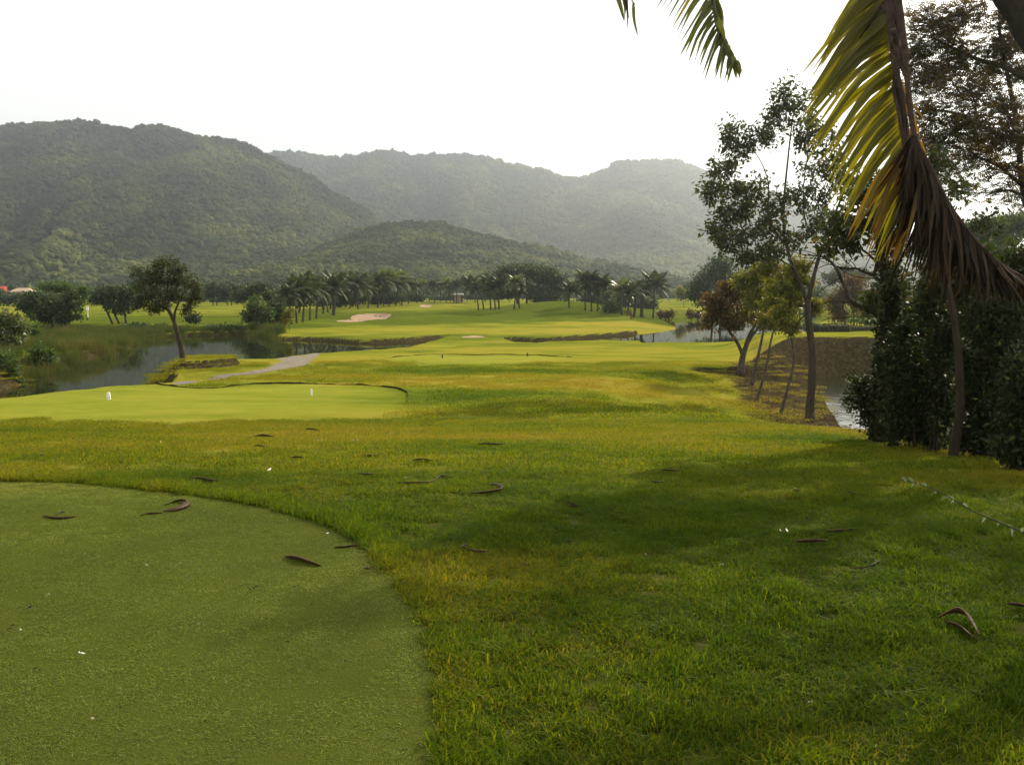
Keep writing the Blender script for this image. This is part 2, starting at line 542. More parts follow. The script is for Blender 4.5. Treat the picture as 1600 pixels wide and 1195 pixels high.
TEE1_IN = TEE1
build_ground()

# ------------------------------------------------------------------ water
m_water, nt, out = new_mat('pond_water')
P_ = pos(nt)
mp = nt.nodes.new('ShaderNodeMapping'); mp.inputs['Scale'].default_value = (1, .45, 1); nt.links.new(P_, mp.inputs[0])
p = nt.nodes.new('ShaderNodeBsdfPrincipled')
p.inputs['Base Color'].default_value = (.016, .018, .008, 1); p.inputs['Roughness'].default_value = .035; p.inputs['IOR'].default_value = 1.33; p.inputs['Specular IOR Level'].default_value = .26
nt.links.new(bump(nt, noise(nt, 2.2, 4, mp.outputs[0], .6), .008, .05), p.inputs['Normal'])
nt.links.new(p.outputs[0], out.inputs[0])

m_creek = m_water.copy(); m_creek.name = 'creek_water'
for n_ in m_creek.node_tree.nodes:
    if n_.type == 'BUMP': n_.inputs['Strength'].default_value = .30
    if n_.type == 'BSDF_PRINCIPLED': n_.inputs['Specular IOR Level'].default_value = .5; n_.inputs['Roughness'].default_value = .10

def sheet(name, poly, zf, mat, grow=0, kind='structure'):
    """flat closed outline filled as one n-gon at a level"""
    bm = bmesh.new()
    vs = [bm.verts.new((x, y, zf)) for x, y in poly]
    f = bm.faces.new(vs)
    bmesh.ops.triangulate(bm, faces=[f])
    me = bpy.data.meshes.new(name); bm.to_mesh(me); bm.free()
    if me.polygons and me.polygons[0].normal.z < 0: me.flip_normals()
    o = link(name, me, mat)
    return tag(o, kind=kind) if kind else o

def grown(poly, r):
    P = np.array(poly); out_ = []
    n = len(P)
    area = sum(P[i - 1][0] * P[i][1] - P[i][0] * P[i - 1][1] for i in range(n))
    sgn = 1 if area > 0 else -1
    for i in range(n):
        e = P[(i + 1) % n] - P[i - 1]; e = e / (np.linalg.norm(e) + 1e-9)
        out_.append(tuple(P[i] + sgn * r * np.array([e[1], -e[0]])))
    return out_
sheet('pond_water', grown(POND, .9), WL, m_water)
sheet('inlet_water', grown(INLET, .9), WL, m_water)
sheet('creek_water', grown(CREEK, .6), WL, m_creek)

# ------------------------------------------------------------------ draped sheets: tee greens, path, bunkers
from mathutils.geometry import delaunay_2d_cdt
def drape(name, poly, step, lift, mat, kind='structure', stepy=None):
    P = np.array(poly); stepy = stepy or step
    x0, y0 = P.min(0); x1, y1 = P.max(0)
    gx, gy = np.meshgrid(np.arange(x0, x1, step), np.arange(y0, y1, stepy))
    gx = gx.ravel(); gy = gy.ravel()
    d = poly_sdf(gx, gy, poly)
    k = d < -min(step, stepy) * .4
    pts = [Vector(p) for p in poly] + [Vector((a, b)) for a, b in zip(gx[k], gy[k])]
    n = len(poly)
    r = delaunay_2d_cdt(pts, [(i, (i + 1) % n) for i in range(n)], [], 1, 1e-5)
    V = np.array([(q[0], q[1]) for q in r[0]])
    z = H(V[:, 0], V[:, 1]) + lift
    me = bpy.data.meshes.new(name)
    me.from_pydata(np.column_stack([V, z]).tolist(), [], [list(f) for f in r[2]])
    me.update()
    if len(me.polygons) and me.polygons[0].normal.z < 0: me.flip_normals()
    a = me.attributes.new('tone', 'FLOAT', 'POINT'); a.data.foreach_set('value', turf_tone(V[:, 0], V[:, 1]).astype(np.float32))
    o = link(name, me, mat, None, True)
    return tag(o, kind=kind)

def green_mat(name, a, b, sheen=.14):
    m, nt, out = new_mat(name)
    P_ = pos(nt)
    n1 = noise(nt, 60, 4, P_, .7); n2 = noise(nt, 1.3, 4, P_, .6)
    c = ramp(nt, [(.3, a), (.7, b)], n2)
    c = mixc(nt, math_n(nt, 'MULTIPLY', n1, .5), c, tuple(x * .45 for x in a))
    p = nt.nodes.new('ShaderNodeBsdfPrincipled'); nt.links.new(c, p.inputs['Base Color'])
    p.inputs['Roughness'].default_value = .95; p.inputs['Specular IOR Level'].default_value = .0
    p.inputs['Sheen Weight'].default_value = sheen; p.inputs['Sheen Roughness'].default_value = .5; p.inputs['Sheen Tint'].default_value = (.66, .72, .12, 1)
    nt.links.new(bump(nt, n1, .7, .02), p.inputs['Normal'])
    nt.links.new(p.outputs[0], out.inputs[0])
    return m
m_green = green_mat('mown_green', (.125, .155, .016), (.165, .175, .022))
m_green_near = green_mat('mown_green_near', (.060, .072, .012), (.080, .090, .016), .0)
drape('near_tee_green', TEE1, .10, .003, m_green_near)

# cut turf edges: thatch face darkened to paint the lip's shadow, rough lip behind
m_edge_shade = simple_mat('cut_turf_shade', (.030, .026, .012), .95, var=.5, scale=12, bmp=.8, spec=0)
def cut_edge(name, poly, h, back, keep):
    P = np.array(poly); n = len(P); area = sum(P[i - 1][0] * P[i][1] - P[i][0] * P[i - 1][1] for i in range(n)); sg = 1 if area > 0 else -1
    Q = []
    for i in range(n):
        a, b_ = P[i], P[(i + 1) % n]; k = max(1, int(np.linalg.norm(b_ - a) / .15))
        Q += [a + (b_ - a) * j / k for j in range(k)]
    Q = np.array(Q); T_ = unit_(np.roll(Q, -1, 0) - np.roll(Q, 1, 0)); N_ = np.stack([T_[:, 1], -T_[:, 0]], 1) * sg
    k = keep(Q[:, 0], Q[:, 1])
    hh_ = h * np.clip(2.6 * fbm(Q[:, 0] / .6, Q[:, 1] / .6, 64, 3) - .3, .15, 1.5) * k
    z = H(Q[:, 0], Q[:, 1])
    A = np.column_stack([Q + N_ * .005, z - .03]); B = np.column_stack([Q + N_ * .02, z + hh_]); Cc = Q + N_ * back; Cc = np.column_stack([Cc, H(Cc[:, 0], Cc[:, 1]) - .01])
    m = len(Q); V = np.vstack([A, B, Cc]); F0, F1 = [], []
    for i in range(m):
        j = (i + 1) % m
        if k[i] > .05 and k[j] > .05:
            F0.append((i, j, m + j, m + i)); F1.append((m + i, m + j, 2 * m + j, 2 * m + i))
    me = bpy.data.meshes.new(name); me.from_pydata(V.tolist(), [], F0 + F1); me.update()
    o = link(name, me, [m_edge_shade, m_ground]); me.polygons.foreach_set('material_index', [0] * len(F0) + [1] * len(F1))
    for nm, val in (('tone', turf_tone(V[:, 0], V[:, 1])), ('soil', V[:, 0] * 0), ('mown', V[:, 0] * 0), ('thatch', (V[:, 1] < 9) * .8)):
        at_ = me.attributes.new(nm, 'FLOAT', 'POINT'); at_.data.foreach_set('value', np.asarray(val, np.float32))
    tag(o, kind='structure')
def unit_(a): return a / (np.linalg.norm(a, axis=-1, keepdims=True) + 1e-9)
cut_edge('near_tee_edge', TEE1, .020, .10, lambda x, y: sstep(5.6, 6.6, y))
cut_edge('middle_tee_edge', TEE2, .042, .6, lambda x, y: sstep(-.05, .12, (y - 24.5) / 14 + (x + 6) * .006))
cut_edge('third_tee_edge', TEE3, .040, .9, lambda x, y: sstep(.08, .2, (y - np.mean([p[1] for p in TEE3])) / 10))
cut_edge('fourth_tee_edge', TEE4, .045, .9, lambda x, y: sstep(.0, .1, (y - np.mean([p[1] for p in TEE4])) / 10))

m_path, nt, out = new_mat('path_gravel')
P_ = pos(nt)
c = ramp(nt, [(.3, (.070, .052, .032)), (.5, (.125, .094, .060)), (.75, (.185, .14, .095))], noise(nt, 3, 6, P_, .7))
c = mixc(nt, math_n(nt, 'MULTIPLY', noise(nt, 60, 3, P_), .4), c, (.13, .11, .08))
p = nt.nodes.new('ShaderNodeBsdfPrincipled'); nt.links.new(c, p.inputs['Base Color']); p.inputs['Roughness'].default_value = .95
nt.links.new(bump(nt, noise(nt, 40, 4, P_), .5, .02), p.inputs['Normal'])
nt.links.new(p.outputs[0], out.inputs[0])
PATH = smooth_poly([(lambda g: (g.x, g.y))(ground(u, v)) for u, v in [(270, 600), (330, 590), (390, 580), (428, 570), (450, 556), (470, 551), (506, 547.5), (500, 552), (490, 560), (483, 567), (460, 574), (410, 583), (350, 592), (300, 598.5)]], 5)
drape('cart_path', PATH, .6, .012, m_path)
m_sand, nt, out = new_mat('bunker_sand')
P_ = pos(nt)
p = nt.nodes.new('ShaderNodeBsdfPrincipled')
nt.links.new(ramp(nt, [(.3, (.20, .120, .065)), (.7, (.28, .175, .10))], noise(nt, 2, 5, P_)), p.inputs['Base Color']); p.inputs['Roughness'].default_value = .95
nt.links.new(bump(nt, noise(nt, 9, 4, P_), .4, .03), p.inputs['Normal'])
nt.links.new(p.outputs[0], out.inputs[0])
drape('bunker_sand', BUNKER, .7, .03, m_sand)
drape('far_bunker_sand', BUNKER2, .8, .04, m_sand)
PATCH = smooth_poly([(lambda g: (g.x, g.y))(ground(u, v)) for u, v in [(722, 527), (735, 525), (752, 525.5), (757, 527), (740, 528)]], 5)
drape('bare_sand_patch', PATCH, .6, .02, m_sand)
# ------------------------------------------------------------------ hills
m_hill, nt, out = new_mat('hill_ground')
P_ = pos(nt)
c = ramp(nt, [(.3, (.030, .050, .014)), (.6, (.055, .080, .022)), (.8, (.09, .10, .035))], noise(nt, .02, 6, P_, .65))
p = nt.nodes.new('ShaderNodeBsdfPrincipled'); nt.links.new(c, p.inputs['Base Color']); p.inputs['Roughness'].default_value = 1
p.inputs['Specular IOR Level'].default_value = 0
nt.links.new(bump(nt, noise(nt, .15, 4, P_), 1, 2.5), p.inputs['Normal'])
nt.links.new(p.outputs[0], out.inputs[0])

def blob_mesh(name, seed, sub=1, rough=.35, squash=.85):
    """bumpy tree crown seen from far away: several overlapping lumps of foliage facets"""
    rng = np.random.default_rng(seed)
    bm = bmesh.new()
    for k in range(5):
        c = Vector(rng.normal(0, .32, 3)); c.z = abs(c.z) * .8 + .35
        r = rng.uniform(.4, .7)
        bmesh.ops.create_icosphere(bm, subdivisions=sub + 1 if k == 0 else sub, radius=r, matrix=Matrix.Translation(c))
    for v in bm.verts:
        v.co += Vector(rng.normal(0, .10, 3)); v.co.z *= squash
    me = bpy.data.meshes.new(name); bm.to_mesh(me); bm.free()
    me.polygons.foreach_set('use_smooth', [True] * len(me.polygons))
    return me

def forest_mat(name, stops):
    m, nt, out = new_mat(name)
    oi = nt.nodes.new('ShaderNodeObjectInfo')
    r = attr(nt, 'crown_tone', 'INSTANCER')
    c = ramp(nt, stops, r)
    P_ = pos(nt)
    c = mixc(nt, math_n(nt, 'MULTIPLY', noise(nt, .9, 3, P_), .5), c, (.018, .032, .009))
    p = nt.nodes.new('ShaderNodeBsdfPrincipled'); nt.links.new(c, p.inputs['Base Color']); p.inputs['Roughness'].default_value = .9
    p.inputs['Specular IOR Level'].default_value = .1
    t = nt.nodes.new('ShaderNodeBsdfTranslucent'); nt.links.new(c, t.inputs[0])
    mx = nt.nodes.new('ShaderNodeMixShader'); mx.inputs[0].default_value = .15
    nt.links.new(p.outputs[0], mx.inputs[1]); nt.links.new(t.outputs[0], mx.inputs[2])
    nt.links.new(mx.outputs[0], out.inputs[0])
    return m

def scatter(name, P, rot, scl, tone, sources, mat=None, tone_name='crown_tone', **tg):
    """one object whose points carry instances of a few source meshes"""
    coll = bpy.data.collections.new(name + '_source')
    for k, me in enumerate(sources):
        if mat is not None and not me.materials: me.materials.append(mat)
        so = bpy.data.objects.new('%s_source' % name, me)
        coll.objects.link(so)
    me = bpy.data.meshes.new(name)
    me.vertices.add(len(P)); me.vertices.foreach_set('co', np.asarray(P, np.float32).ravel())
    for nm, ty, val in (('rot', 'FLOAT_VECTOR', rot), ('scl', 'FLOAT_VECTOR', scl)):
        a = me.attributes.new(nm, ty, 'POINT'); a.data.foreach_set('vector', np.asarray(val, np.float32).ravel())
    a = me.attributes.new(tone_name, 'FLOAT', 'POINT'); a.data.foreach_set('value', np.asarray(tone, np.float32))
    o = link(name, me)
    ng = bpy.data.node_groups.new(name, 'GeometryNodeTree')
    ng.interface.new_socket('Geometry', in_out='INPUT', socket_type='NodeSocketGeometry')
    ng.interface.new_socket('Geometry', in_out='OUTPUT', socket_type='NodeSocketGeometry')
    N, L = ng.nodes, ng.links
    gi, go = N.new('NodeGroupInput'), N.new('NodeGroupOutput')
    ci = N.new('GeometryNodeCollectionInfo'); ci.inputs[0].default_value = coll
    ci.inputs['Separate Children'].default_value = True; ci.inputs['Reset Children'].default_value = True
    iop = N.new('GeometryNodeInstanceOnPoints'); iop.inputs['Pick Instance'].default_value = True
    ar = N.new('GeometryNodeInputNamedAttribute'); ar.data_type = 'FLOAT_VECTOR'; ar.inputs[0].default_value = 'rot'
    asn = N.new('GeometryNodeInputNamedAttribute'); asn.data_type = 'FLOAT_VECTOR'; asn.inputs[0].default_value = 'scl'
    e2r = N.new('FunctionNodeEulerToRotation')
    L.new(gi.outputs[0], iop.inputs['Points']); L.new(ci.outputs[0], iop.inputs['Instance'])
    L.new(ar.outputs['Attribute'], e2r.inputs[0]); L.new(e2r.outputs[0], iop.inputs['Rotation'])
    L.new(asn.outputs['Attribute'], iop.inputs['Scale'])
    L.new(iop.outputs[0], go.inputs[0])
    md = o.modifiers.new('scatter', 'NODES'); md.node_group = ng
    return tag(o, **tg)

def hill(name, ridge, Yr, Yb, depth_back, nx, ny, gully, seed, prof=1.15, forest=None):
    """a wooded hill: its crest runs at distance Yr, its foot at Yb"""
    us = np.array([p[0] for p in ridge], float); vs = np.array([p[1] for p in ridge], float)
    xs = (us - CX) / F * Yr
    zs = np.array([at(u, v, Yr).z for u, v in ridge])
    def surf(X, Y):
        s = (Y - Yb) / (Yr - Yb)
        warp = (fbm(X / (Yr * .10) + Y / (Yr * .25), Y / (Yr * .3), seed, 3) - .5)
        Hx = np.interp(X, xs, zs) + (fbm(X / (Yr * .012), X * 0 + 3.3, seed + 5, 3) - .5) * Yr * .006
        sm = np.zeros_like(Hx)
        for dx in (-.05, -.025, 0, .025, .05):
            sm += np.interp(X + dx * Yr, xs, zs) / 5
        front = np.clip(s, 0, 1)
        z = (Hx * sstep(.55, 1, front) + sm * (1 - sstep(.55, 1, front))) * front ** prof
        gl = np.abs(fbm(X / (Yr * .055) + warp * 2.2, Y / (Yr * .45), seed + 9, 4) - .5) * 2
        z = z - (.5 - gl) * gully * np.sin(pi * front) ** 1 * sm * .9
        back = np.clip(s - 1, 0, None) * (Yr - Yb) / depth_back
        z = z * (1 - sstep(0, 1, back))
        return np.where(s > 1, Hx * (1 - sstep(0, 1, back)), z) - 3.5
    gx = np.linspace(xs[0], xs[-1], nx); gy = np.concatenate([np.linspace(Yb, Yr, ny), np.linspace(Yr, Yr + depth_back, 14)[1:]])
    X, Y = np.meshgrid(gx, gy)
    Z = surf(X, Y)
    n, m = X.shape
    i = np.arange(n * m).reshape(n, m)
    Fc = np.stack([i[:-1, :-1], i[:-1, 1:], i[1:, 1:], i[1:, :-1]], -1).reshape(-1, 4)
    o = link(name, np_mesh(name, np.stack([X.ravel(), Y.ravel(), Z.ravel()], 1), Fc, 4), m_hill, None, True)
    tag(o, kind='structure')
    if forest:
        cnt, r0, r1, fname, mat, tg, u0, u1 = forest
        rng = np.random.default_rng(seed)
        x = rng.uniform((u0 - CX) / F * Yr, (u1 - CX) / F * Yr, cnt); y = rng.uniform(Yb, Yr + depth_back * .06, cnt)
        z = surf(x, y)
        k = z > -2.4
        x, y, z = x[k], y[k], z[k]
        cnt = len(x)
        r = rng.uniform(r0 * .8, r1, cnt) * rng.choice([.8, 1, 1, 1.45], cnt)
        tone = np.clip(fbm(x / (Yr * .035), y / (Yr * .05), seed + 3, 4) * 2.2 - .70 + rng.normal(0, .09, cnt) , 0, 1)
        rot = np.stack([rng.normal(0, .15, cnt), rng.normal(0, .15, cnt), rng.uniform(0, 6.28, cnt)], 1)
        scl = np.stack([r, r, r * rng.uniform(.7, 1.25, cnt)], 1)
        scatter(fname, np.stack([x, y, z - r * .15], 1), rot, scl, tone, CROWNS, mat, **tg)

CROWNS = [blob_mesh('far_crown', s) for s in (1, 2, 3, 4)]
m_forest = forest_mat('forest_leaves', [(0, (.020, .034, .008)), (.4, (.042, .057, .015)), (.65, (.070, .088, .020)), (1, (.135, .145, .030))])
for me_ in CROWNS: me_.materials.append(m_forest)

hill('left_mountain', [(-420, 250), (-250, 215), (-120, 195), (0, 199), (30, 193), (70, 190), (120, 187), (160, 191), (200, 200), (222, 200), (260, 193), (290, 203), (325, 213), (365, 216), (395, 222), (410, 235), (430, 247), (470, 263),
                       (520, 298), (570, 325), (600, 345), (640, 378), (700, 410), (780, 440), (900, 455)], 1150, 520, 500, 300, 150, .30, 21,
     forest=(62000, 2.7, 4.6, 'left_mountain_forest', None, dict(label='hazy scrub forest covering the tall mountain on the left', cat='forest', kind='stuff'), -330, 820))
hill('far_mountain', [(100, 300), (300, 265), (380, 250), (430, 241), (450, 237), (480, 238), (520, 246), (540, 249), (565, 243), (600, 236), (620, 235), (645, 245), (700, 242), (750, 243), (800, 256), (850, 266), (880, 276), (900, 279),
                      (925, 272), (950, 264), (958, 254), (975, 253), (1010, 251), (1050, 252), (1090, 266), (1130, 281), (1180, 296), (1250, 318), (1330, 343), (1420, 372), (1550, 402), (1700, 420), (1950, 440)], 2000, 950, 800, 340, 150, .26, 44,
     forest=(64000, 4.8, 7.5, 'far_mountain_forest', None, dict(label='pale haze-blue forest covering the farthest mountain range', cat='forest', kind='stuff'), 250, 1500))
hill('foothill', [(180, 450), (300, 437), (380, 428), (430, 412), (480, 398), (530, 372), (560, 358), (590, 350), (620, 345), (650, 345), (690, 347), (720, 356), (760, 366), (800, 374), (850, 383), (890, 396), (930, 406),
                  (960, 410), (990, 418), (1030, 428), (1080, 436), (1150, 443), (1300, 452)], 720, 380, 260, 260, 100, .20, 63,
     forest=(32000, 2.0, 3.2, 'foothill_forest', None, dict(label='sunlit green forest on the low rounded foothill in the middle', cat='forest', kind='stuff'), 180, 1250))
# low woods on the plain between fairway and hills
rng_ = np.random.default_rng(5)
n_ = 5200
y_ = rng_.uniform(330, 640, n_); u_ = rng_.uniform(-330, 1950, n_)
x_ = (u_ - CX) / F * y_
k_ = (fbm(x_ / 60, y_ / 60, 91, 3) > .38) | (u_ < 420)
x_, y_ = x_[k_], y_[k_]; n_ = len(x_)
r_ = rng_.uniform(2.0, 3.8, n_)
scatter('plain_woods', np.stack([x_, y_, np.full(n_, -1.8)], 1), np.stack([np.zeros(n_), np.zeros(n_), rng_.uniform(0, 6.28, n_)], 1),
        np.stack([r_, r_, r_ * rng_.uniform(.9, 1.5, n_)], 1), np.clip(rng_.normal(.42, .25, n_), 0, 1), CROWNS, None,
        label='low green woods on the plain at the foot of the hills', cat='woods', kind='stuff')

# ------------------------------------------------------------------ haze
m_haze, nt, out = new_mat('haze')
pv = nt.nodes.new('ShaderNodeVolumePrincipled')
pv.inputs['Color'].default_value = (.80, .87, 1.0, 1)
pv.inputs['Density'].default_value = .00030
pv.inputs['Anisotropy'].default_value = .77
nt.links.new(pv.outputs[0], out.inputs['Volume'])
b = MB(); b.box((0, 6900, 207), (16000, 14400, 426))
hz_o = b.build('haze', m_haze, None, False)
tag(hz_o, 'thin pale haze in the air over the plain and the mountains', 'haze', kind='stuff')
# ------------------------------------------------------------------ trees
RNG = np.random.default_rng(12)
m_bark = bark_mat('bark', (.018, .013, .009), (.075, .052, .036))
m_bark_grey = bark_mat('bark_grey', (.035, .027, .020), (.13, .10, .075))
m_palm_bark = bark_mat('palm_bark', (.03, .024, .018), (.10, .08, .06), 6)
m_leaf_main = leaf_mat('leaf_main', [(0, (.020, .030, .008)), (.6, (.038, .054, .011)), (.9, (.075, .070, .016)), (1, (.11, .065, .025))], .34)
m_leaf_warm = leaf_mat('leaf_warm', [(0, (.06, .055, .014)), (.35, (.095, .11, .014)), (.75, (.15, .17, .018)), (1, (.15, .085, .025))], .5, tcol=(1.5, 1.4, .4))
m_leaf_brown = leaf_mat('leaf_brown', [(0, (.05, .040, .014)), (.5, (.075, .062, .018)), (.85, (.11, .075, .022)), (1, (.15, .08, .03))], .45, tcol=(1.4, 1.1, .5))
m_leaf_fine = leaf_mat('leaf_fine', [(0, (.035, .032, .014)), (.6, (.055, .045, .020)), (.9, (.085, .080, .020)), (1, (.14, .10, .03))], .5, tcol=(1.6, 1.15, .6))
m_leaf_shade = leaf_mat('leaf_shade', [(0, (.010, .017, .006)), (.7, (.020, .029, .008)), (.95, (.045, .055, .014)), (1, (.10, .11, .025))], .25, .5, spec=.14)  # leaf colour darkened for the canopy's shade over the thicket
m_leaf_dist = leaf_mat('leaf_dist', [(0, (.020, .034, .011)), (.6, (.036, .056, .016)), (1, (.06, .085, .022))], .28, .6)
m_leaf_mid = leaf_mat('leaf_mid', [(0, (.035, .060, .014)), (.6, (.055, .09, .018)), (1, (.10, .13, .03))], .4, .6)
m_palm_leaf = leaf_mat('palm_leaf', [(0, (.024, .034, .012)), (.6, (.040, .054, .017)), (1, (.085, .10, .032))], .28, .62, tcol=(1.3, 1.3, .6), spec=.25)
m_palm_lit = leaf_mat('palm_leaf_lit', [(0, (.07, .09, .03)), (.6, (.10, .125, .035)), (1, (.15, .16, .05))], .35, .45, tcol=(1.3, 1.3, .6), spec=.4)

def unit(a): return a / (np.linalg.norm(a, axis=-1, keepdims=True) + 1e-9)

class Leaves:
    def __init__(s): s.V = []; s.n = 0
    def add(s, c, d, side, L, W, cup=.0):
        """rows of leaves: base c, direction d, sideways vector, length, width -> bent diamond of 2 triangles"""
        L = np.asarray(L)[:, None]; W = np.asarray(W)[:, None]
        nrm = np.cross(d, side)
        V = np.stack([c, c + d * L * .45 + side * W * .5 + nrm * W * cup, c + d * L, c + d * L * .45 - side * W * .5 + nrm * W * cup], 1)
        s.V.append(V.reshape(-1, 3)); s.n += len(c)
    def cloud(s, c, L, W, droop=.3, rng=RNG, out=None, jit=.25):
        n = len(c)
        d = rng.normal(0, 1, (n, 3))
        if out is not None: d = d + out
        d[:, 2] -= droop
        d = unit(d)
        side = unit(np.cross(d, rng.normal(0, 1, (n, 3))))
        s.add(c, d, side, L * rng.uniform(1 - jit, 1 + jit, n), W * rng.uniform(1 - jit, 1 + jit, n), .15)
    def build(s, name, mat, parent, origin):
        V = np.vstack(s.V) - np.array(origin)
        Fc = np.arange(len(V)).reshape(-1, 4)
        return link(name, np_mesh(name, V, Fc, 4), mat, parent)

def qcurve(a, b, n, sag=0., wob=0., rng=RNG):
    a = np.array(a, float); b = np.array(b, float)
    t = np.linspace(0, 1, n)[:, None]
    L = np.linalg.norm(b - a)
    mid = (a + b) / 2 + rng.normal(0, 1, 3) * wob * L + np.array([0, 0, sag * L])
    return (1 - t) ** 2 * a + 2 * t * (1 - t) * mid + t * t * b

class Tree:
    def __init__(s, name, base, label, cat, group=None, seed=1):
        s.base = np.array(base); s.w = MB(); s.lv = Leaves(); s.pts = []; s.rng = np.random.default_rng(seed)
        s.root = empty(name, Vector(base), label, cat, group)
    def limb(s, path, r0, r1, n=None, sides=8, wob=.0):
        n = n or max(5, len(path) * 4)
        P = curve3(path, n)
        if wob: 
            w = s.rng.normal(0, wob, P.shape); w[0] = 0; w = (w + np.roll(w, 1, 0)) / 2; w[0] = 0
            P = P + w
        s.w.tube(P - s.base, np.linspace(r0, r1, n) * (1 + s.rng.normal(0, .03, n)), sides)
        s.pts.append(np.column_stack([P, np.linspace(r0, r1, n)]))
        return P
    def nearest(s, p, minr=0., below=True):
        A = np.vstack(s.pts)
        d = np.linalg.norm(A[:, :3] - p, axis=1) + (np.maximum(0, A[:, 2] - p[2]) * 1.2 if below else 0)
        k = int(np.argmin(d)); return A[k, :3], A[k, 3]
    def blob(s, c, rad, ntw, nlf, L, W, droop=.3, twr=.008, fine=False, spread=.16, shell=.5):
        """a clump: one bough to its heart, twigs through its volume, leaves on the outer part of each twig"""
        c = np.array(c, float); rad = np.array(rad, float)
        a, ra = s.nearest(c)
        br = min(ra * .7, .012 + .03 * np.linalg.norm(c - a))
        if np.linalg.norm(c - a) > .05:
            P = qcurve(a, c, 7, .08, .10, s.rng)
            s.w.tube(P - s.base, np.linspace(br, max(.005, br * .4), 7), 5)
            s.pts.append(np.column_stack([P, np.linspace(br, br * .4, 7)]))
            hubs = P[3:]
        else: hubs = np.array([c])
        for k in range(ntw):
            v = s.rng.normal(0, 1, 3); v /= np.linalg.norm(v)
            r = s.rng.uniform(shell, 1.0) ** .6
            tip = c + v * rad * r
            h = hubs[s.rng.integers(len(hubs))]
            Q = qcurve(h, tip, 5, .05, .12, s.rng)
            s.w.tube(Q - s.base, np.linspace(min(br * .5, twr), twr * .35, 5), 3, False)
            if fine:
                m = nlf // 10
                for j in range(m):
                    st = Q[s.rng.integers(2, 5)] + s.rng.normal(0, spread * .4, 3)
                    d = unit(s.rng.normal(0, 1, 3) * np.array([1, 1, .35]) + (Q[-1] - Q[0]) * .5)
                    up = unit(np.array([s.rng.normal(0, .7), s.rng.normal(0, .7), 1.]))
                    sd = unit(np.cross(d, up))
                    fl = L * 4.2
                    tt = np.linspace(.15, 1, 6)
                    cc = st + d * fl * tt[:, None] - np.array([0, 0, .18 * fl]) * (tt ** 2)[:, None]
                    for sg in (-1, 1):
                        dd = unit(sd * sg + d * .45 + s.rng.normal(0, .12, (6, 3)))
                        s.lv.add(cc, dd, unit(np.cross(dd, up)), np.full(6, L) * (1.1 - .5 * tt), np.full(6, W), .1)
            else:
                tpar = s.rng.uniform(.45, 1.05, nlf)[:, None]
                base_ = Q[0] + (Q[-1] - Q[0]) * tpar + s.rng.normal(0, spread, (nlf, 3))
                s.lv.cloud(base_, L, W, droop, s.rng, out=unit(Q[-1] - Q[0]) * .7, jit=.45)
    def done(s, wood_mat, leaf_mat_, leafname='crown', trunkname='trunk'):
        t = s.w.build(trunkname, wood_mat, s.root)
        if s.lv.n: s.lv.build(leafname, leaf_mat_, s.root, s.base)
        return s.root

def px(Y): return Y / F
def pp(seq, Y, dys=None):
    """pixels to 3D polyline near distance Y"""
    dys = dys or [0] * len(seq)
    return [tuple(at(u, v, Y + d)) for (u, v), d in zip(seq, dys)]

# --- the big forked tree beside the creek
g = ground(1265, 657); Y0 = g.y
T = Tree('forked_tree', g, 'tall forked tree with straight brown trunk and open leafy crown on the creek edge', 'tree', seed=3)
T.limb([tuple(g - Vector((0, 0, .15)))] + pp([(1266, 630), (1269, 590), (1269, 545), (1263, 500), (1262, 468)], Y0), .155, .105, 22, 12)
T.w.tube(np.array([(0, 0, -.12), (0, 0, .02), (0, 0, .16), (0.005, 0, .32)]), [.27, .22, .165, .14], 12)
T.limb(pp([(1262, 475), (1250, 440), (1236, 410), (1228, 375), (1224, 340), (1226, 300), (1231, 250), (1236, 205), (1242, 165)], Y0, [0, 0, .1, .2, .2, .2, .1, 0, 0]), .075, .016, 30, 8)
T.limb(pp([(1262, 475), (1272, 430), (1285, 385), (1302, 340), (1318, 300), (1330, 250)], Y0, [0, -.1, -.2, -.3, -.4, -.5]), .08, .02, 24, 8)
T.limb(pp([(1230, 385), (1213, 365), (1200, 335), (1201, 290), (1190, 255), (1168, 222)], Y0, [.15, .1, -.2, -.4, -.5, -.6]), .04, .010, 20, 7)
T.limb(pp([(1224, 345), (1190, 325), (1160, 315), (1125, 300)], Y0, [.2, .4, .6, .8]), .025, .008, 14, 6)
T.limb(pp([(1285, 385), (1260, 350), (1255, 300), (1262, 240), (1268, 180)], Y0, [-.2, .1, .4, .6, .8]), .035, .010, 18, 6)
T.limb(pp([(1240, 418), (1205, 400), (1170, 395), (1135, 378)], Y0, [0, -.3, -.5, -.6]), .025, .007, 14, 6)
q = px(Y0)
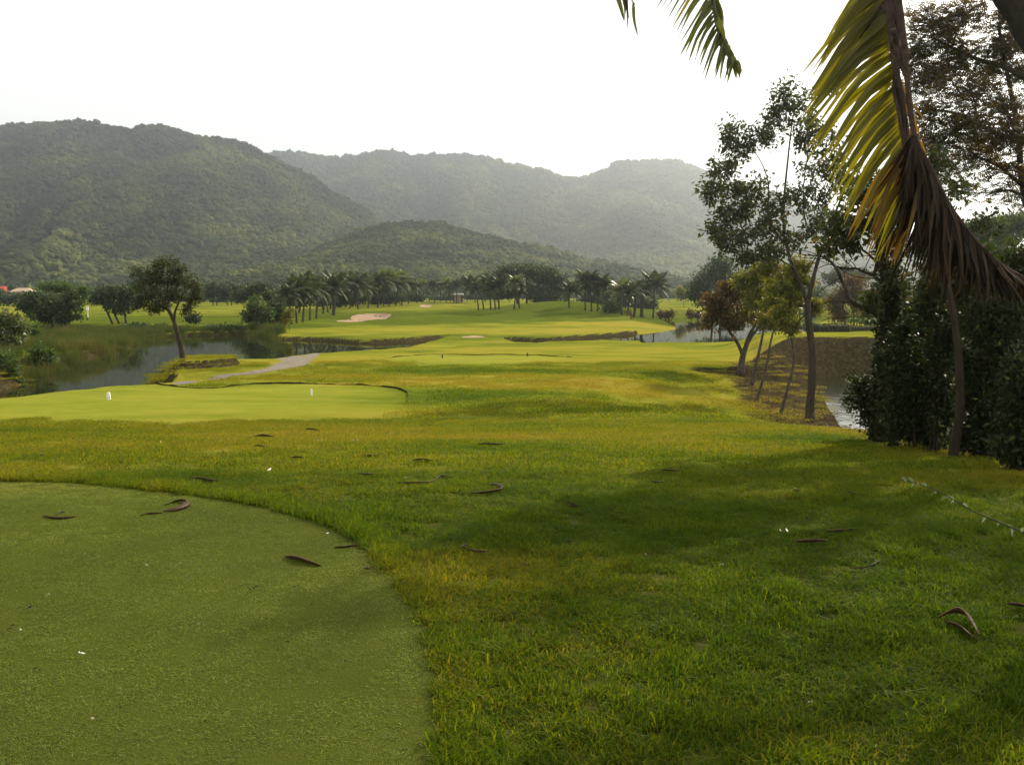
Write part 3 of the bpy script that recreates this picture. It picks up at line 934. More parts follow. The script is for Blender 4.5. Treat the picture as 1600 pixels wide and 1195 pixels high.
for (u, v, ru, rv, dy, n) in [(1142, 208, 26, 14, -.6, 13), (1185, 216, 26, 15, -.5, 13), (1150, 238, 22, 14, -.3, 9), (1228, 150, 24, 20, 0, 13), (1262, 168, 26, 26, .8, 14), (1212, 185, 22, 15, .2, 10),
                              (1250, 205, 28, 18, .4, 14), (1290, 215, 26, 22, 0, 12), (1275, 255, 28, 18, .4, 12), (1130, 262, 24, 13, .3, 11), (1112, 300, 18, 14, .8, 11), (1140, 298, 22, 13, .6, 10), (1180, 292, 24, 16, .2, 10),
                              (1178, 325, 30, 16, .5, 15), (1140, 335, 24, 14, .6, 12), (1225, 318, 24, 18, 0, 14), (1262, 312, 28, 22, -.2, 15), (1300, 290, 28, 24, -.4, 14), (1318, 255, 26, 24, -.5, 12), (1335, 300, 20, 20, -.5, 9),
                              (1120, 355, 18, 13, .4, 10), (1135, 378, 16, 12, -.4, 9), (1165, 362, 24, 13, -.3, 12), (1205, 358, 26, 15, .3, 13), (1168, 398, 22, 10, -.5, 10), (1205, 392, 26, 12, -.3, 12), (1248, 375, 28, 14, .1, 11), (1285, 350, 22, 16, -.3, 10), (1300, 130, 14, 12, .6, 4)]:
    c = at(u, v, Y0 + dy)
    T.blob(c, (ru * q * 1.2, max(ru * q, .35), rv * q * 1.45), n + 8, 22, .165, .074, .5, .006, spread=.11)
T.done(m_bark, m_leaf_main)

# --- four slim trees leaning on the bank
slim = [
 ('leaning tree with twin grey stems and russet brown crown, farthest along the bank', (1157, 585), [[(1157, 585), (1160, 560), (1166, 540), (1172, 522), (1185, 500)], [(1161, 556), (1152, 535), (1140, 518), (1128, 500)], [(1166, 540), (1175, 525), (1190, 505)]],
  [(1118, 500, 26, 20), (1135, 475, 30, 22), (1115, 470, 20, 15), (1150, 500, 26, 14), (1160, 455, 26, 20), (1172, 485, 26, 18), (1145, 450, 18, 12)], m_leaf_brown, .16, 20),
 ('slender leaning tree with olive crown between the twin stem tree and the crooked tree', (1174, 602), [[(1174, 602), (1180, 575), (1186, 550), (1192, 520), (1196, 480)]],
  [(1180, 470, 24, 20), (1200, 445, 26, 18), (1188, 425, 24, 14), (1205, 500, 20, 14), (1168, 440, 22, 14)], m_leaf_warm, .09, 18),
 ('thin crooked tree leaning right with yellow green crown, third of the leaning row', (1181, 627), [[(1181, 627), (1190, 600), (1198, 570), (1204, 535), (1213, 500), (1222, 460)]],
  [(1215, 445, 24, 18), (1235, 430, 22, 16), (1205, 475, 20, 16), (1228, 475, 22, 14), (1200, 415, 20, 12)], m_leaf_warm, .06, 17),
 ('pale curved slim tree with bright yellow green leaves next to the thick forked trunk', (1219, 648), [[(1219, 648), (1229, 612), (1239, 575), (1240, 550), (1235, 520), (1233, 490), (1238, 450)], [(1236, 525), (1250, 500), (1272, 480)]],
  [(1222, 490, 18, 13), (1240, 465, 22, 14), (1255, 440, 20, 12), (1276, 480, 13, 12), (1235, 510, 20, 10), (1215, 450, 18, 12), (1245, 415, 22, 12)], m_leaf_warm, .055, 14),
]
for i, (lab, b, limbs, blobs, mat, rad, ntw) in enumerate(slim):
    g = ground(*b); Y0 = g.y; q = px(Y0)
    T = Tree('slim_tree', g, lab, 'tree', 'slim trees leaning on the creek bank', seed=20 + i)
    for k, L_ in enumerate(limbs):
        path = pp(L_, Y0)
        if k == 0: path[0] = tuple(g - Vector((0, 0, .1)))
        T.limb(path, rad * (1.15 if k == 0 else .6), rad * .35, 16, 8)
    for (u, v, ru, rv) in blobs:
        c = at(u, v, Y0 + T.rng.uniform(-.5, .5) * ru * q)
        T.blob(c, (ru * q, ru * q, rv * q), ntw + 10, 28, 6.0 * q, 2.9 * q, .4, .006 * Y0 / 20, spread=4.0 * q)
    T.done(m_bark_grey, mat)

# --- vine clad tree with bare crooked boughs
Yv = ground(1380, 690).y
g = footpt(1380, 690, Yv); q = px(Yv)
T = Tree('vine_clad_tree', g, 'tree wrapped in dark climbing leaves with bare crooked boughs reaching left', 'tree', seed=31)
T.limb([tuple(g - Vector((0, 0, .15)))] + pp([(1380, 650), (1381, 600), (1384, 540), (1384, 480), (1382, 430), (1373, 380), (1366, 330), (1360, 270)], Yv), .13, .018, 30, 9)
T.limb(pp([(1384, 500), (1367, 489), (1337, 475), (1325, 464), (1319, 447), (1309, 424), (1300, 410), (1283, 401), (1262, 398)], Yv, [0, -.1, -.1, -.1, 0, 0, .1, .1, .2]), .04, .008, 34, 7, .006)
T.limb(pp([(1382, 445), (1365, 430), (1349, 424), (1335, 419), (1319, 421), (1306, 416)], Yv, [0, .1, .2, .2, .3, .3]), .032, .006, 24, 6, .006)
T.limb(pp([(1366, 430), (1369, 412), (1362, 402), (1347, 388), (1340, 372), (1343, 352)], Yv, [.1, .1, .2, .2, .2, .2]), .026, .007, 22, 6, .006)
T.limb(pp([(1347, 388), (1320, 380), (1300, 379), (1280, 386)], Yv, [.2, .2, .3, .3]), .012, .004, 12, 5)
T.limb(pp([(1384, 470), (1400, 420), (1412, 370), (1420, 320)], Yv), .045, .02, 14, 7)
for k in range(26):
    a, ra = np.vstack(T.pts)[T.rng.integers(30, 100)][:3], 0
    b_ = a + T.rng.normal(0, 1, 3) * np.array([.35, .3, .3]) + np.array([-.1, 0, .12])
    T.w.tube(qcurve(a, b_, 6, .05, .2, T.rng) - T.base, np.linspace(.008, .002, 6), 3, False)
for (u, v, ru, rv, n) in [(1340, 345, 26, 12, 12), (1310, 350, 22, 10, 9), (1370, 345, 22, 14, 10), (1325, 378, 18, 8, 6), (1400, 330, 24, 20, 12), (1300, 385, 14, 8, 4), (1350, 310, 24, 18, 12), (1390, 290, 24, 20, 12), (1430, 300, 24, 30, 12), (1365, 470, 12, 20, 6), (1405, 440, 16, 34, 12), (1395, 380, 18, 24, 10)]:
    T.blob(at(u, v, Yv + T.rng.uniform(-.3, .3)), (ru * q, ru * q, rv * q), n + 4, 28, .09, .042, .3, .004, spread=.07)
# climbing leaves round the trunk
vc = []
for (u, v, ru, n) in [(1380, 680, 17, 700), (1380, 640, 14, 600), (1383, 600, 14, 600), (1385, 560, 15, 600), (1392, 520, 18, 600), (1392, 480, 14, 450), (1388, 440, 9, 200), (1378, 400, 7, 100)]:
    c = np.array(at(u, v, Yv)); vc.append(c + T.rng.normal(0, 1, (n, 3)) * np.array([ru * q * .6, ru * q * .6, 20 * q]))
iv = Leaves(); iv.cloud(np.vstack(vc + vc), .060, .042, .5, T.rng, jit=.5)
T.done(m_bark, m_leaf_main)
iv.build('climbing_leaves', m_leaf_shade, T.root, T.base)

# --- thin tree rising out of the thicket
Yt = ground(1488, 716).y
g = footpt(1488, 716, Yt); q = px(Yt)
T = Tree('thin_tree', g, 'thin brown trunk rising from the dark thicket under the hanging frond', 'tree', seed=37)
T.limb([tuple(g - Vector((0, 0, .1)))] + pp([(1492, 690), (1499, 650), (1500, 600), (1496, 540), (1488, 480), (1476, 425), (1466, 370), (1462, 300), (1470, 230)], Yt), .062, .016, 34, 8)
T.limb(pp([(1480, 440), (1500, 390), (1530, 350), (1560, 330)], Yt, [0, .2, .3, .4]), .03, .01, 14, 6)
for (u, v, ru, rv, n) in [(1470, 250, 32, 26, 12), (1500, 290, 30, 22, 10), (1440, 300, 26, 24, 10), (1540, 350, 26, 14, 8), (1445, 400, 22, 26, 9), (1510, 400, 24, 18, 8)]:
    T.blob(at(u, v, Yt + T.rng.uniform(-.4, .4)), (ru * q, ru * q, rv * q), n, 24, .07, .03, .3, .004, spread=.06)
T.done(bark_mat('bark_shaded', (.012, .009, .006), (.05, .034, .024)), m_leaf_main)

# --- broad fine leaved tree whose canopy hangs over the right corner
Yc = 12.0
g = footpt(1760, 740, Yc)
T = Tree('fine_leaved_tree', g, 'broad fine leaved tree whose reddish brown canopy fills the upper corner behind the palm', 'tree', seed=41)
T.limb([tuple(g - Vector((0, 0, .2)))] + pp([(1755, 600), (1735, 450), (1700, 300), (1690, 150), (1700, 0)], Yc), .20, .10, 26, 10)
T.limb(pp([(1722, 400), (1660, 370), (1610, 330), (1597, 280), (1590, 200), (1575, 120), (1560, 40)], Yc, [0, .4, .6, .6, .6, .5, .4]), .07, .02, 30, 7)
T.limb(pp([(1690, 200), (1640, 150), (1580, 110), (1520, 90), (1460, 60)], Yc, [0, .2, .4, .5, .5]), .06, .012, 24, 7)
T.limb(pp([(1695, 260), (1630, 230), (1560, 210), (1500, 180), (1450, 170)], Yc, [0, -.3, -.6, -.8, -.9]), .05, .010, 24, 6)
T.limb(pp([(1597, 290), (1560, 260), (1520, 245), (1475, 250)], Yc, [.6, .8, 1.0, 1.1]), .03, .008, 18, 6)
T.limb(pp([(1690, 120), (1620, 40), (1540, -20), (1450, -60)], Yc, [0, 0, -.2, -.3]), .05, .012, 22, 6)
q = px(Yc)
for (u, v, ru, rv, dy, n) in [(1450, 30, 44, 20, .5, 18), (1510, 20, 44, 20, .3, 18), (1575, 25, 40, 22, .4, 16), (1440, 75, 36, 18, .6, 15), (1495, 85, 42, 20, .5, 18), (1560, 75, 38, 20, .4, 15), (1600, 120, 34, 22, .5, 14),
                              (1450, 125, 34, 18, .4, 14), (1510, 140, 44, 18, -.3, 18), (1570, 165, 40, 20, -.2, 16), (1455, 178, 34, 18, -.8, 14), (1510, 195, 44, 20, -.7, 19), (1570, 215, 40, 22, -.5, 18), (1465, 225, 34, 18, -.6, 14),
                              (1520, 245, 40, 18, .9, 16), (1575, 262, 34, 18, .7, 14), (1480, 268, 32, 14, 1, 11), (1605, 300, 24, 16, .6, 8), (1545, 110, 34, 18, .9, 14), (1480, 110, 30, 18, .9, 12), (1530, 215, 40, 18, .9, 14), (1590, 60, 30, 30, .9, 12), (1480, 50, 30, 20, .9, 12), (1450, 250, 26, 20, .7, 10), (1430, 100, 22, 22, .9, 9), (1615, 200, 30, 40, .2, 12), (1660, 150, 50, 60, 0, 12), (1680, 40, 60, 50, 0, 12), (1760, 100, 70, 90, 0, 18), (1850, 40, 80, 80, 0, 16), (1930, -60, 90, 80, 0, 12), (1820, -120, 90, 70, .3, 12), (1900, 150, 80, 70, 0, 12), (1600, -50, 70, 30, 0, 12), (1480, -50, 60, 26, 0, 12), (1720, 260, 50, 40, 0, 8), (1560, 300, 30, 12, .4, 5), (1500, 300, 26, 10, .8, 4),  # unseen clumps beyond the right edge are added to shade the lawn
                              (1420, 150, 22, 24, .6, 8), (1430, 215, 22, 20, .3, 8)]:
    T.blob(at(u, v, Yc + dy), (ru * q, ru * q * 1.1, rv * q), int(n * 2.1), 70, .040, .024, .2, .005, fine=True, spread=.24, shell=.15)
T.done(m_bark, m_leaf_fine)

# --- shrubs of the thicket
def bush(u, vb, Y, clumps, label, mat=m_leaf_shade, L=.050, W=.024, nl=44, seed=1, name='thicket_shrub', group='shrubs of the dark thicket beside the creek', cat='shrub', stem=m_bark, stems=5, foot=None):
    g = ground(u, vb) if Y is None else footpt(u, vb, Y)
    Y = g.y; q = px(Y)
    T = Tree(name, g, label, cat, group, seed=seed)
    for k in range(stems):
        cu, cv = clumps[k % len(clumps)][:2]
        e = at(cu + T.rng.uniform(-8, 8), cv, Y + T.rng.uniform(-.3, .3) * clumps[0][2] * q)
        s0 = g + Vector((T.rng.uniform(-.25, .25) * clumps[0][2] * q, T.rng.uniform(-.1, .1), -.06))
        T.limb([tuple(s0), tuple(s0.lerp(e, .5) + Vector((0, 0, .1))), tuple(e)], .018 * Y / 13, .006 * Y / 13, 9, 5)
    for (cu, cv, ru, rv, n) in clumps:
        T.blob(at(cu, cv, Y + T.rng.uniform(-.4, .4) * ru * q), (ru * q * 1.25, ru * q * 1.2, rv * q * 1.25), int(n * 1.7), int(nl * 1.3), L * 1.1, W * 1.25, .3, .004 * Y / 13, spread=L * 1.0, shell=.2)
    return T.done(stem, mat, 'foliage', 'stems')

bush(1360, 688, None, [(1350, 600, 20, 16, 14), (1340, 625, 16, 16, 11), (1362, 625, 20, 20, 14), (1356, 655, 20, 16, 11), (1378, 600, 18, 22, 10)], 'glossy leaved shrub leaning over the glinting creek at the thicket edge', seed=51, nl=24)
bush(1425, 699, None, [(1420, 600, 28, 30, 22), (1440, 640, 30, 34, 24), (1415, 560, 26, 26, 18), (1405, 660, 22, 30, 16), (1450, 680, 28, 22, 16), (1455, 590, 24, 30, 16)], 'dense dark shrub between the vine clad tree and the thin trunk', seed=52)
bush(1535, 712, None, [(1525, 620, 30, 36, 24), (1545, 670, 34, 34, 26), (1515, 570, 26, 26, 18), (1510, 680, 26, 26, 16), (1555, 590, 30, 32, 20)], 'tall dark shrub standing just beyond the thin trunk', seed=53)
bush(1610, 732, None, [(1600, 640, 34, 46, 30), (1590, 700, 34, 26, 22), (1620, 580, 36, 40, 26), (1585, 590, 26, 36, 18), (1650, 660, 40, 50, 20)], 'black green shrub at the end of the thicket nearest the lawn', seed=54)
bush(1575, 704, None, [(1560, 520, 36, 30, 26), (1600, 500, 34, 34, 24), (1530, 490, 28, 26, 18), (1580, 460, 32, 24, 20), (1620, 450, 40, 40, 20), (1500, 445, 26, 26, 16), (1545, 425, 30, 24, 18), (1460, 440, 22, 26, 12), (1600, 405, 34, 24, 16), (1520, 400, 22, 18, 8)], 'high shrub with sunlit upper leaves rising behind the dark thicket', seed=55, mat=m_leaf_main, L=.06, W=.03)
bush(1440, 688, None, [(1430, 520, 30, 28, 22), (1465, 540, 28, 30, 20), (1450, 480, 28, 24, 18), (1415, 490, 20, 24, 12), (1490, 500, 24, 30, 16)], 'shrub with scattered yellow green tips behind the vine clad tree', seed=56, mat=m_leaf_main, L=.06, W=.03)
bush(1465, 704, None, [(1470, 560, 26, 24, 18), (1478, 520, 22, 26, 14), (1465, 610, 24, 24, 14), (1480, 650, 24, 26, 14), (1452, 485, 16, 20, 9)], 'ragged dark shrub pressed against the left of the thin trunk', seed=58)
bush(1572, 712, None, [(1560, 530, 24, 24, 14), (1575, 500, 20, 24, 12), (1545, 480, 18, 18, 9), (1590, 540, 26, 26, 14), (1535, 520, 18, 20, 10)], 'tall ragged shrub top above the dark thicket near the right edge', seed=59)
bush(1400, 697, None, [(1400, 700 - 60, 18, 26, 12), (1395, 560, 14, 24, 9), (1408, 520, 16, 20, 9), (1425, 545, 18, 24, 10)], 'narrow dark shrub growing up beside the vine clad trunk', seed=60)
bush(1620, 600, 24, [(1590, 425, 24, 14, 20), (1620, 440, 30, 20, 22), (1565, 445, 22, 12, 14), (1600, 460, 26, 16, 18)], 'bright green leafy shrub peeping out beneath the dry frond', seed=57, mat=m_leaf_mid, L=.15, W=.08, name='bright_shrub', group=None)

# --- distant trees and bushes
def far_tree(u, vb, clumps, label, mat=m_leaf_dist, name='distant_tree', Y=None, L=4.2, nl=16, seed=1, group=None, cat='tree', trunk_r=.02, stems=1, dens=1.0):
    g = ground(u, vb) if Y is None else footpt(u, vb, Y)
    Y = g.y; q = px(Y)
    T = Tree(name, g, label, cat, group, seed=seed)
    wmax = max(c[2] for c in clumps)
    c0 = clumps[0]
    for k in range(stems):
        s0 = g + Vector(((k - (stems - 1) / 2) * wmax * .35 * q, 0, -.2))
        e = at(c0[0] + (k - (stems - 1) / 2) * wmax * .6, c0[1] + c0[3] * .3, Y)
        T.limb([tuple(s0), tuple(s0.lerp(e, .5) + Vector((T.rng.uniform(-1, 1) * q * 2, 0, 0))), tuple(e)], wmax * q * .06, wmax * q * .03, 8, 6)
    for (cu, cv, ru, rv) in clumps:
        n = int(max(10, ru * rv * .09) * dens)
        T.blob(at(cu, cv, Y + T.rng.uniform(-.4, .4) * ru * q), (ru * q, ru * q * .9, rv * q), n, int(nl * 1.5), L * q, L * .6 * q, .2, .5 * q, spread=2.6 * q, shell=.2)
    return T.done(m_bark, mat)

# lone tree on the knoll
g = ground(286, 563.5); Y0 = g.y; q = px(Y0)
T = Tree('lone_tree', g, 'lone leaning tree with spreading dark crown on the knoll beside the pond', 'tree', seed=61)
T.limb([tuple(g - Vector((0, 0, .2)))] + pp([(283, 545), (277, 520), (270, 498), (263, 484), (255, 470)], Y0), 4.6 * q, 2.2 * q, 20, 8)
T.limb(pp([(272, 502), (274, 485), (282, 468), (290, 450)], Y0, [0, -.2, -.3, -.4]), 2.2 * q, .8 * q, 12, 6)
T.limb(pp([(263, 485), (250, 478), (238, 470), (225, 455)], Y0, [0, .2, .3, .4]), 1.8 * q, .6 * q, 12, 6)
T.limb(pp([(257, 473), (262, 450), (262, 425)], Y0), 1.8 * q, .7 * q, 10, 6)
for (u, v, ru, rv, n) in [(262, 410, 20, 10, 22), (245, 418, 16, 8, 12), (278, 420, 16, 9, 14), (214, 424, 14, 8, 12), (232, 432, 20, 11, 20), (260, 435, 24, 13, 26), (288, 438, 20, 12, 20), (302, 450, 14, 12, 14), (222, 448, 20, 12, 18), (248, 455, 24, 13, 24), (276, 460, 24, 12, 20), (304, 468, 13, 10, 12),
                          (228, 468, 18, 10, 16), (255, 476, 20, 8, 12), (215, 478, 12, 7, 6), (292, 484, 11, 8, 8), (238, 484, 12, 6, 6), (308, 458, 9, 8, 6)]:
    T.blob(at(u, v, Y0 + T.rng.uniform(-.6, .6) * ru * q), (ru * q, ru * q, rv * q), n + 5, 28, 3.8 * q, 1.9 * q, .35, .3 * q, spread=2.6 * q)
T.done(m_bark, m_leaf_main)

far_tree(92, 512, [(85, 480, 34, 20), (60, 470, 28, 18), (110, 472, 22, 22), (75, 495, 36, 14), (105, 495, 24, 12), (40, 478, 18, 14)], 'broad dark bushy tree on the far pond bank below the red roof', Y=92, seed=62, stems=2, dens=1.5)
far_tree(100, 508, [(100, 450, 26, 12), (118, 462, 16, 14), (75, 448, 18, 8), (130, 455, 10, 10)], 'pale green tree top rising behind the broad dark bushy tree', m_leaf_mid, Y=104, seed=63, dens=1.5)
far_tree(187, 499, [(170, 458, 30, 13), (195, 455, 26, 12), (150, 468, 16, 9), (205, 470, 22, 12), (175, 474, 26, 10), (190, 484, 16, 7)], 'spreading umbrella shaped dark tree casting a shadow on the far field', Y=112, seed=64, stems=3, dens=1.6)
far_tree(304, 503, [(303, 497, 10, 5), (300, 499, 9, 4)], 'small round dark bush alone on the far field', name='round_bush', cat='bush', Y=104, seed=65, dens=1.4)
for i, (u, w, h) in enumerate([(335, 16, 10), (358, 15, 9), (382, 14, 9)]):
    far_tree(u, 471, [(u, 452, w, h), (u - 8, 458, w * .7, h * .7), (u + 8, 457, w * .7, h * .7)], ['dark low tree on the far field, nearest the lone tree', 'dark low tree on the far field, middle of three', 'dark low tree on the far field, next to the palm grove'][i], Y=215, seed=66 + i, name='field_tree', group='dark trees along the far edge of the field', stems=2, dens=1.5)
far_tree(402, 512, [(400, 486, 20, 16), (388, 496, 14, 12), (415, 492, 16, 14), (395, 470, 14, 10)], 'bushy mid green tree at the pond end of the palm grove', m_leaf_mid, Y=98, seed=70, dens=1.5)
far_tree(432, 514, [(430, 478, 18, 16), (440, 495, 16, 14), (425, 500, 14, 10), (420, 462, 14, 10)], 'dark green tree between the bushy tree and the yellow leaved tree', Y=100, seed=71, dens=1.5)
far_tree(392, 480, [(392, 455, 22, 12), (372, 462, 18, 10), (412, 452, 16, 10)], 'tall green tree behind the pond end of the palm grove', m_leaf_dist, Y=140, seed=72, dens=1.4)
far_tree(452, 508, [(451, 489, 9, 10), (446, 498, 7, 6)], 'small yellow leaved tree in front of the palm grove', m_leaf_warm, 'yellow_tree', Y=98, seed=73)
far_tree(822, 481, [(822, 423, 36, 11), (795, 428, 30, 13), (850, 427, 28, 12), (773, 438, 24, 13), (876, 440, 18, 12), (765, 456, 20, 10), (785, 455, 26, 12), (850, 432, 26, 12), (872, 448, 16, 12), (772, 448, 16, 10), (800, 452, 28, 14), (835, 456, 30, 14), (862, 462, 20, 12), (850, 474, 20, 10), (868, 476, 14, 8)], 'huge domed rain tree behind the leaning palms at the far end of the fairway', name='rain_tree', Y=185, seed=74, stems=3, dens=3.0, L=3.4)
far_tree(556, 474, [(553, 438, 26, 5), (575, 442, 18, 4), (535, 440, 12, 4), (560, 447, 20, 6)], 'flat topped dark tree standing above the palm grove', name='flat_topped_tree', Y=205, seed=75, dens=2.2)
far_tree(1120, 497, [(1118, 430, 30, 24), (1095, 445, 24, 22), (1140, 440, 30, 28), (1110, 465, 34, 18), (1145, 470, 30, 18), (1085, 460, 16, 14), (1165, 450, 22, 24), (1130, 410, 22, 12)], 'large round dense dark tree beyond the inlet', name='round_tree', Y=128, seed=76, stems=2, dens=1.6, L=3.6)
far_tree(1068, 478, [(1066, 462, 7, 8), (1064, 455, 5, 5)], 'thin pale yellow tree just left of the large round tree', m_leaf_warm, 'pale_tree', Y=190, seed=77)
far_tree(1330, 516, [(1325, 462, 28, 22), (1300, 475, 24, 18), (1350, 480, 24, 20), (1335, 440, 22, 16), (1310, 495, 24, 12)], 'brown leaved tree seen beyond the shaded creek bank', m_leaf_brown, 'brown_tree', Y=72, seed=78, stems=2, dens=1.5, L=3.4)
far_tree(1385, 512, [(1380, 470, 26, 24), (1400, 450, 26, 26), (1370, 490, 24, 14), (1430, 470, 30, 30), (1470, 480, 30, 30)], 'dull brown tree behind the bare crooked boughs', m_leaf_brown, 'brown_tree', Y=84, seed=79, stems=3, dens=1.2, L=3.4)
far_tree(1330, 480, [(1320, 425, 20, 14), (1345, 430, 22, 12), (1300, 435, 18, 10)], 'grey green tree far behind the brown trees', m_leaf_dist, Y=180, seed=80, dens=1.4)
far_tree(1250, 500, [(1250, 470, 20, 16), (1275, 465, 18, 18), (1230, 480, 16, 12), (1265, 488, 20, 10)], 'dark tree glimpsed between the slim trees and the forked trunk', m_leaf_dist, Y=140, seed=81, dens=1.4)
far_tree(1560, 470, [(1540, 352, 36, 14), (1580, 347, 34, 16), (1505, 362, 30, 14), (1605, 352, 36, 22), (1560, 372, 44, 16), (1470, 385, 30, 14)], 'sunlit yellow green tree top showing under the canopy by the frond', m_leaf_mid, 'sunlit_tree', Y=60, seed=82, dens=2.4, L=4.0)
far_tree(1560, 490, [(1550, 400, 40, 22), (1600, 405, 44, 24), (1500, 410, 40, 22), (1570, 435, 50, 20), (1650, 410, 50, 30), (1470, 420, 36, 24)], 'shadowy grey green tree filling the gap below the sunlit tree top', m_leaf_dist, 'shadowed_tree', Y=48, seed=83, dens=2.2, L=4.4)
far_tree(12, 478, [(8, 468, 26, 7), (34, 466, 16, 7), (-20, 468, 26, 8)], 'grey green low tree in front of the red roofed house', Y=200, seed=97, name='low_tree', dens=2)
far_tree(230, 505, [(225, 512, 22, 5), (250, 512, 16, 4), (200, 511, 16, 4)], 'low rough bush on the far shore left of the lone trunk', m_leaf_dist, 'shore_bush', Y=98, seed=98, cat='bush', dens=2)
far_tree(350, 512, [(345, 514, 20, 4), (372, 515, 16, 4), (330, 515, 14, 4)], 'low rough bush on the far shore right of the lone tree', m_leaf_dist, 'shore_bush', Y=97, seed=99, cat='bush', dens=2)
# trimmed hedges by the inlet
m_hedge = leaf_mat('hedge_leaf', [(0, (.022, .034, .012)), (1, (.05, .06, .02))], .2, .6)
def hedge(u0, u1, vb, vt, Y, label, seed, mat=m_hedge, name='trimmed_hedge', group='trimmed hedges beyond the creek'):
    rng = np.random.default_rng(seed)
    a, b_ = footpt(u0, vb, Y), footpt(u1, vb, Y)
    h = (vb - vt) * px(Y); w = b_.x - a.x; dp = min(w, 1.4) ; base = (a + b_) / 2
    root = empty(name, base, label, 'hedge', group)
    L_ = Leaves(); n = int(900 * max(1, w))
    P = rng.uniform(-1, 1, (n, 3)); ax = rng.integers(0, 3, n); sg = rng.choice([-1, 1], n)
    P[np.arange(n), ax] = sg * (1 - np.abs(rng.normal(0, .06, n)))
    P = P * np.array([w / 2, dp / 2, h / 2]) * (1 + .06 * (vnoise(P[:, 0] * 3 + seed, P[:, 1] * 3, 1)[:, None] - .5)) + np.array([0, 0, h / 2])
    L_.cloud(P, .09, .05, .1, rng)
    L_.build('foliage', mat, root, (0, 0, 0))
    mb = MB(); mb.box((0, 0, h * .45), (w * .86, dp * .82, h * .8)); mb.build('inner_twigs', m_bark, root, False)
hedge(1281, 1325, 523, 511, 60, 'long trimmed hedge block on the grass beyond the shaded bank', 1)
hedge(1268, 1279, 524, 513, 59, 'short trimmed hedge half hidden by the forked trunk', 2)
hedge(1332, 1362, 519, 508, 63, 'dark trimmed hedge beneath the brown trees', 3)
far_tree(1345, 512, [(1342, 500, 16, 6), (1362, 503, 12, 5)], 'pale leaved low bush above the trimmed hedges', m_leaf_mid, 'low_bush', Y=67, seed=84, cat='bush')
far_tree(1210, 512, [(1205, 506, 12, 5), (1190, 510, 8, 4), (1225, 510, 10, 5)], 'low bush on the inlet shore behind the slim trees', m_leaf_dist, 'low_bush', Y=100, seed=85, cat='bush')
far_tree(1082, 497, [(1078, 491, 8, 4), (1090, 492, 8, 4)], 'reddish low bush by the inlet under the round tree', m_leaf_brown, 'low_bush', Y=140, seed=86, cat='bush')
far_tree(1040, 494, [(1036, 491, 8, 3), (1048, 492, 7, 3)], 'reddish low bush by the inlet beside the tallest palm', m_leaf_brown, 'low_bush', Y=143, seed=87, cat='bush')
# waterside shrubs at the far left
far_tree(14, 552, [(10, 500, 26, 14), (30, 515, 18, 14), (-10, 515, 24, 20), (15, 530, 26, 14)], 'broad leaved shrub with pale glossy fronds on the left shore', m_palm_lit, 'glossy_shrub', Y=56, seed=88, L=6.5, cat='shrub', stems=3, nl=12)
far_tree(10, 612, [(0, 560, 24, 18), (18, 575, 18, 18), (-30, 570, 30, 24), (5, 592, 22, 12), (30, 600, 10, 6)], 'leafy green shrub overhanging the water at the left edge', m_leaf_mid, 'water_shrub', Y=43.5, seed=89, cat='shrub', stems=4, L=4.6)
far_tree(66, 578, [(64, 550, 16, 14), (80, 558, 10, 10), (52, 562, 10, 10)], 'glossy green shrub growing at the edge of the reeds', m_leaf_mid, 'reed_edge_shrub', Y=50.5, seed=90, cat='shrub', stems=3, L=4.6)
far_tree(50, 524, [(48, 512, 14, 10), (60, 518, 12, 7)], 'soft light green bush behind the reeds', m_leaf_mid, 'soft_bush', Y=72, seed=91, cat='bush', stems=3)

# ------------------------------------------------------------------ palms
def frond_mesh(seed, npair=20, elev=.6, droop=1.2, L=1.0, lw=.060, seg=7):
    """one feather frond of unit length, starting at the origin along +X"""
    rng = np.random.default_rng(seed)
    t = np.linspace(0, 1, seg)
    ang = elev - droop * t ** 1.3
    P = np.zeros((seg, 3))
    for i in range(1, seg):
        P[i] = P[i - 1] + np.array([cos(ang[i]), 0, sin(ang[i])]) * L / (seg - 1)
    mb = MB(); mb.tube(P, np.linspace(.018, .004, seg), 3, False)
    V, Fc = [], []
    for k in range(npair):
        s = .14 + .86 * k / (npair - 1)
        p = np.array([np.interp(s, t, P[:, j]) for j in range(3)])
        a = np.interp(s, t, ang)
        fw = np.array([cos(a), 0, sin(a)]); up = np.array([-sin(a), 0, cos(a)])
        ll = .34 * sin(pi * min(.97, s * .82 + .14)) * rng.uniform(.85, 1.1)
        for sg in (-1, 1):
            d = unit(np.array([0, sg, 0]) * 1.0 + fw * .75 + np.array([0, 0, -.35 - .5 * s]) + rng.normal(0, .08, 3))
            m = p + d * ll * .5; e = p + d * ll + np.array([0, 0, -.10 * ll])
            w = fw * lw * .5
            b = len(V)
            V += [p - w * .6, p + w * .6, m + w, m - w, e]
            Fc += [(b, b + 1, b + 2), (b, b + 2, b + 3), (b + 3, b + 2, b + 4)]
    mb.add(np.array(V), Fc)
    me = bpy.data.meshes.new('frond'); me.from_pydata(np.vstack(mb.v).tolist(), [], mb.f); me.update()
    return me

FRONDS = [frond_mesh(100, 20, 1.35, .9), frond_mesh(101, 20, 1.0, 1.15), frond_mesh(102, 20, .6, 1.3), frond_mesh(103, 18, .05, 1.3)]
for f_ in FRONDS: f_.materials.append(m_palm_leaf)
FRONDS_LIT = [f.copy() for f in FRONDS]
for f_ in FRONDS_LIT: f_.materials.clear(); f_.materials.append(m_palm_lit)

def frond_layout(rng, n):
    out_ = []
    for k in range(n):
        r = (k + .5) / n
        kind = 0 if r < .26 else 1 if r < .56 else 2 if r < .82 else 3
        out_.append((kind, k * 2.39996 + rng.uniform(-.25, .25), rng.uniform(-.15, .15), rng.uniform(.85, 1.08)))
    return out_

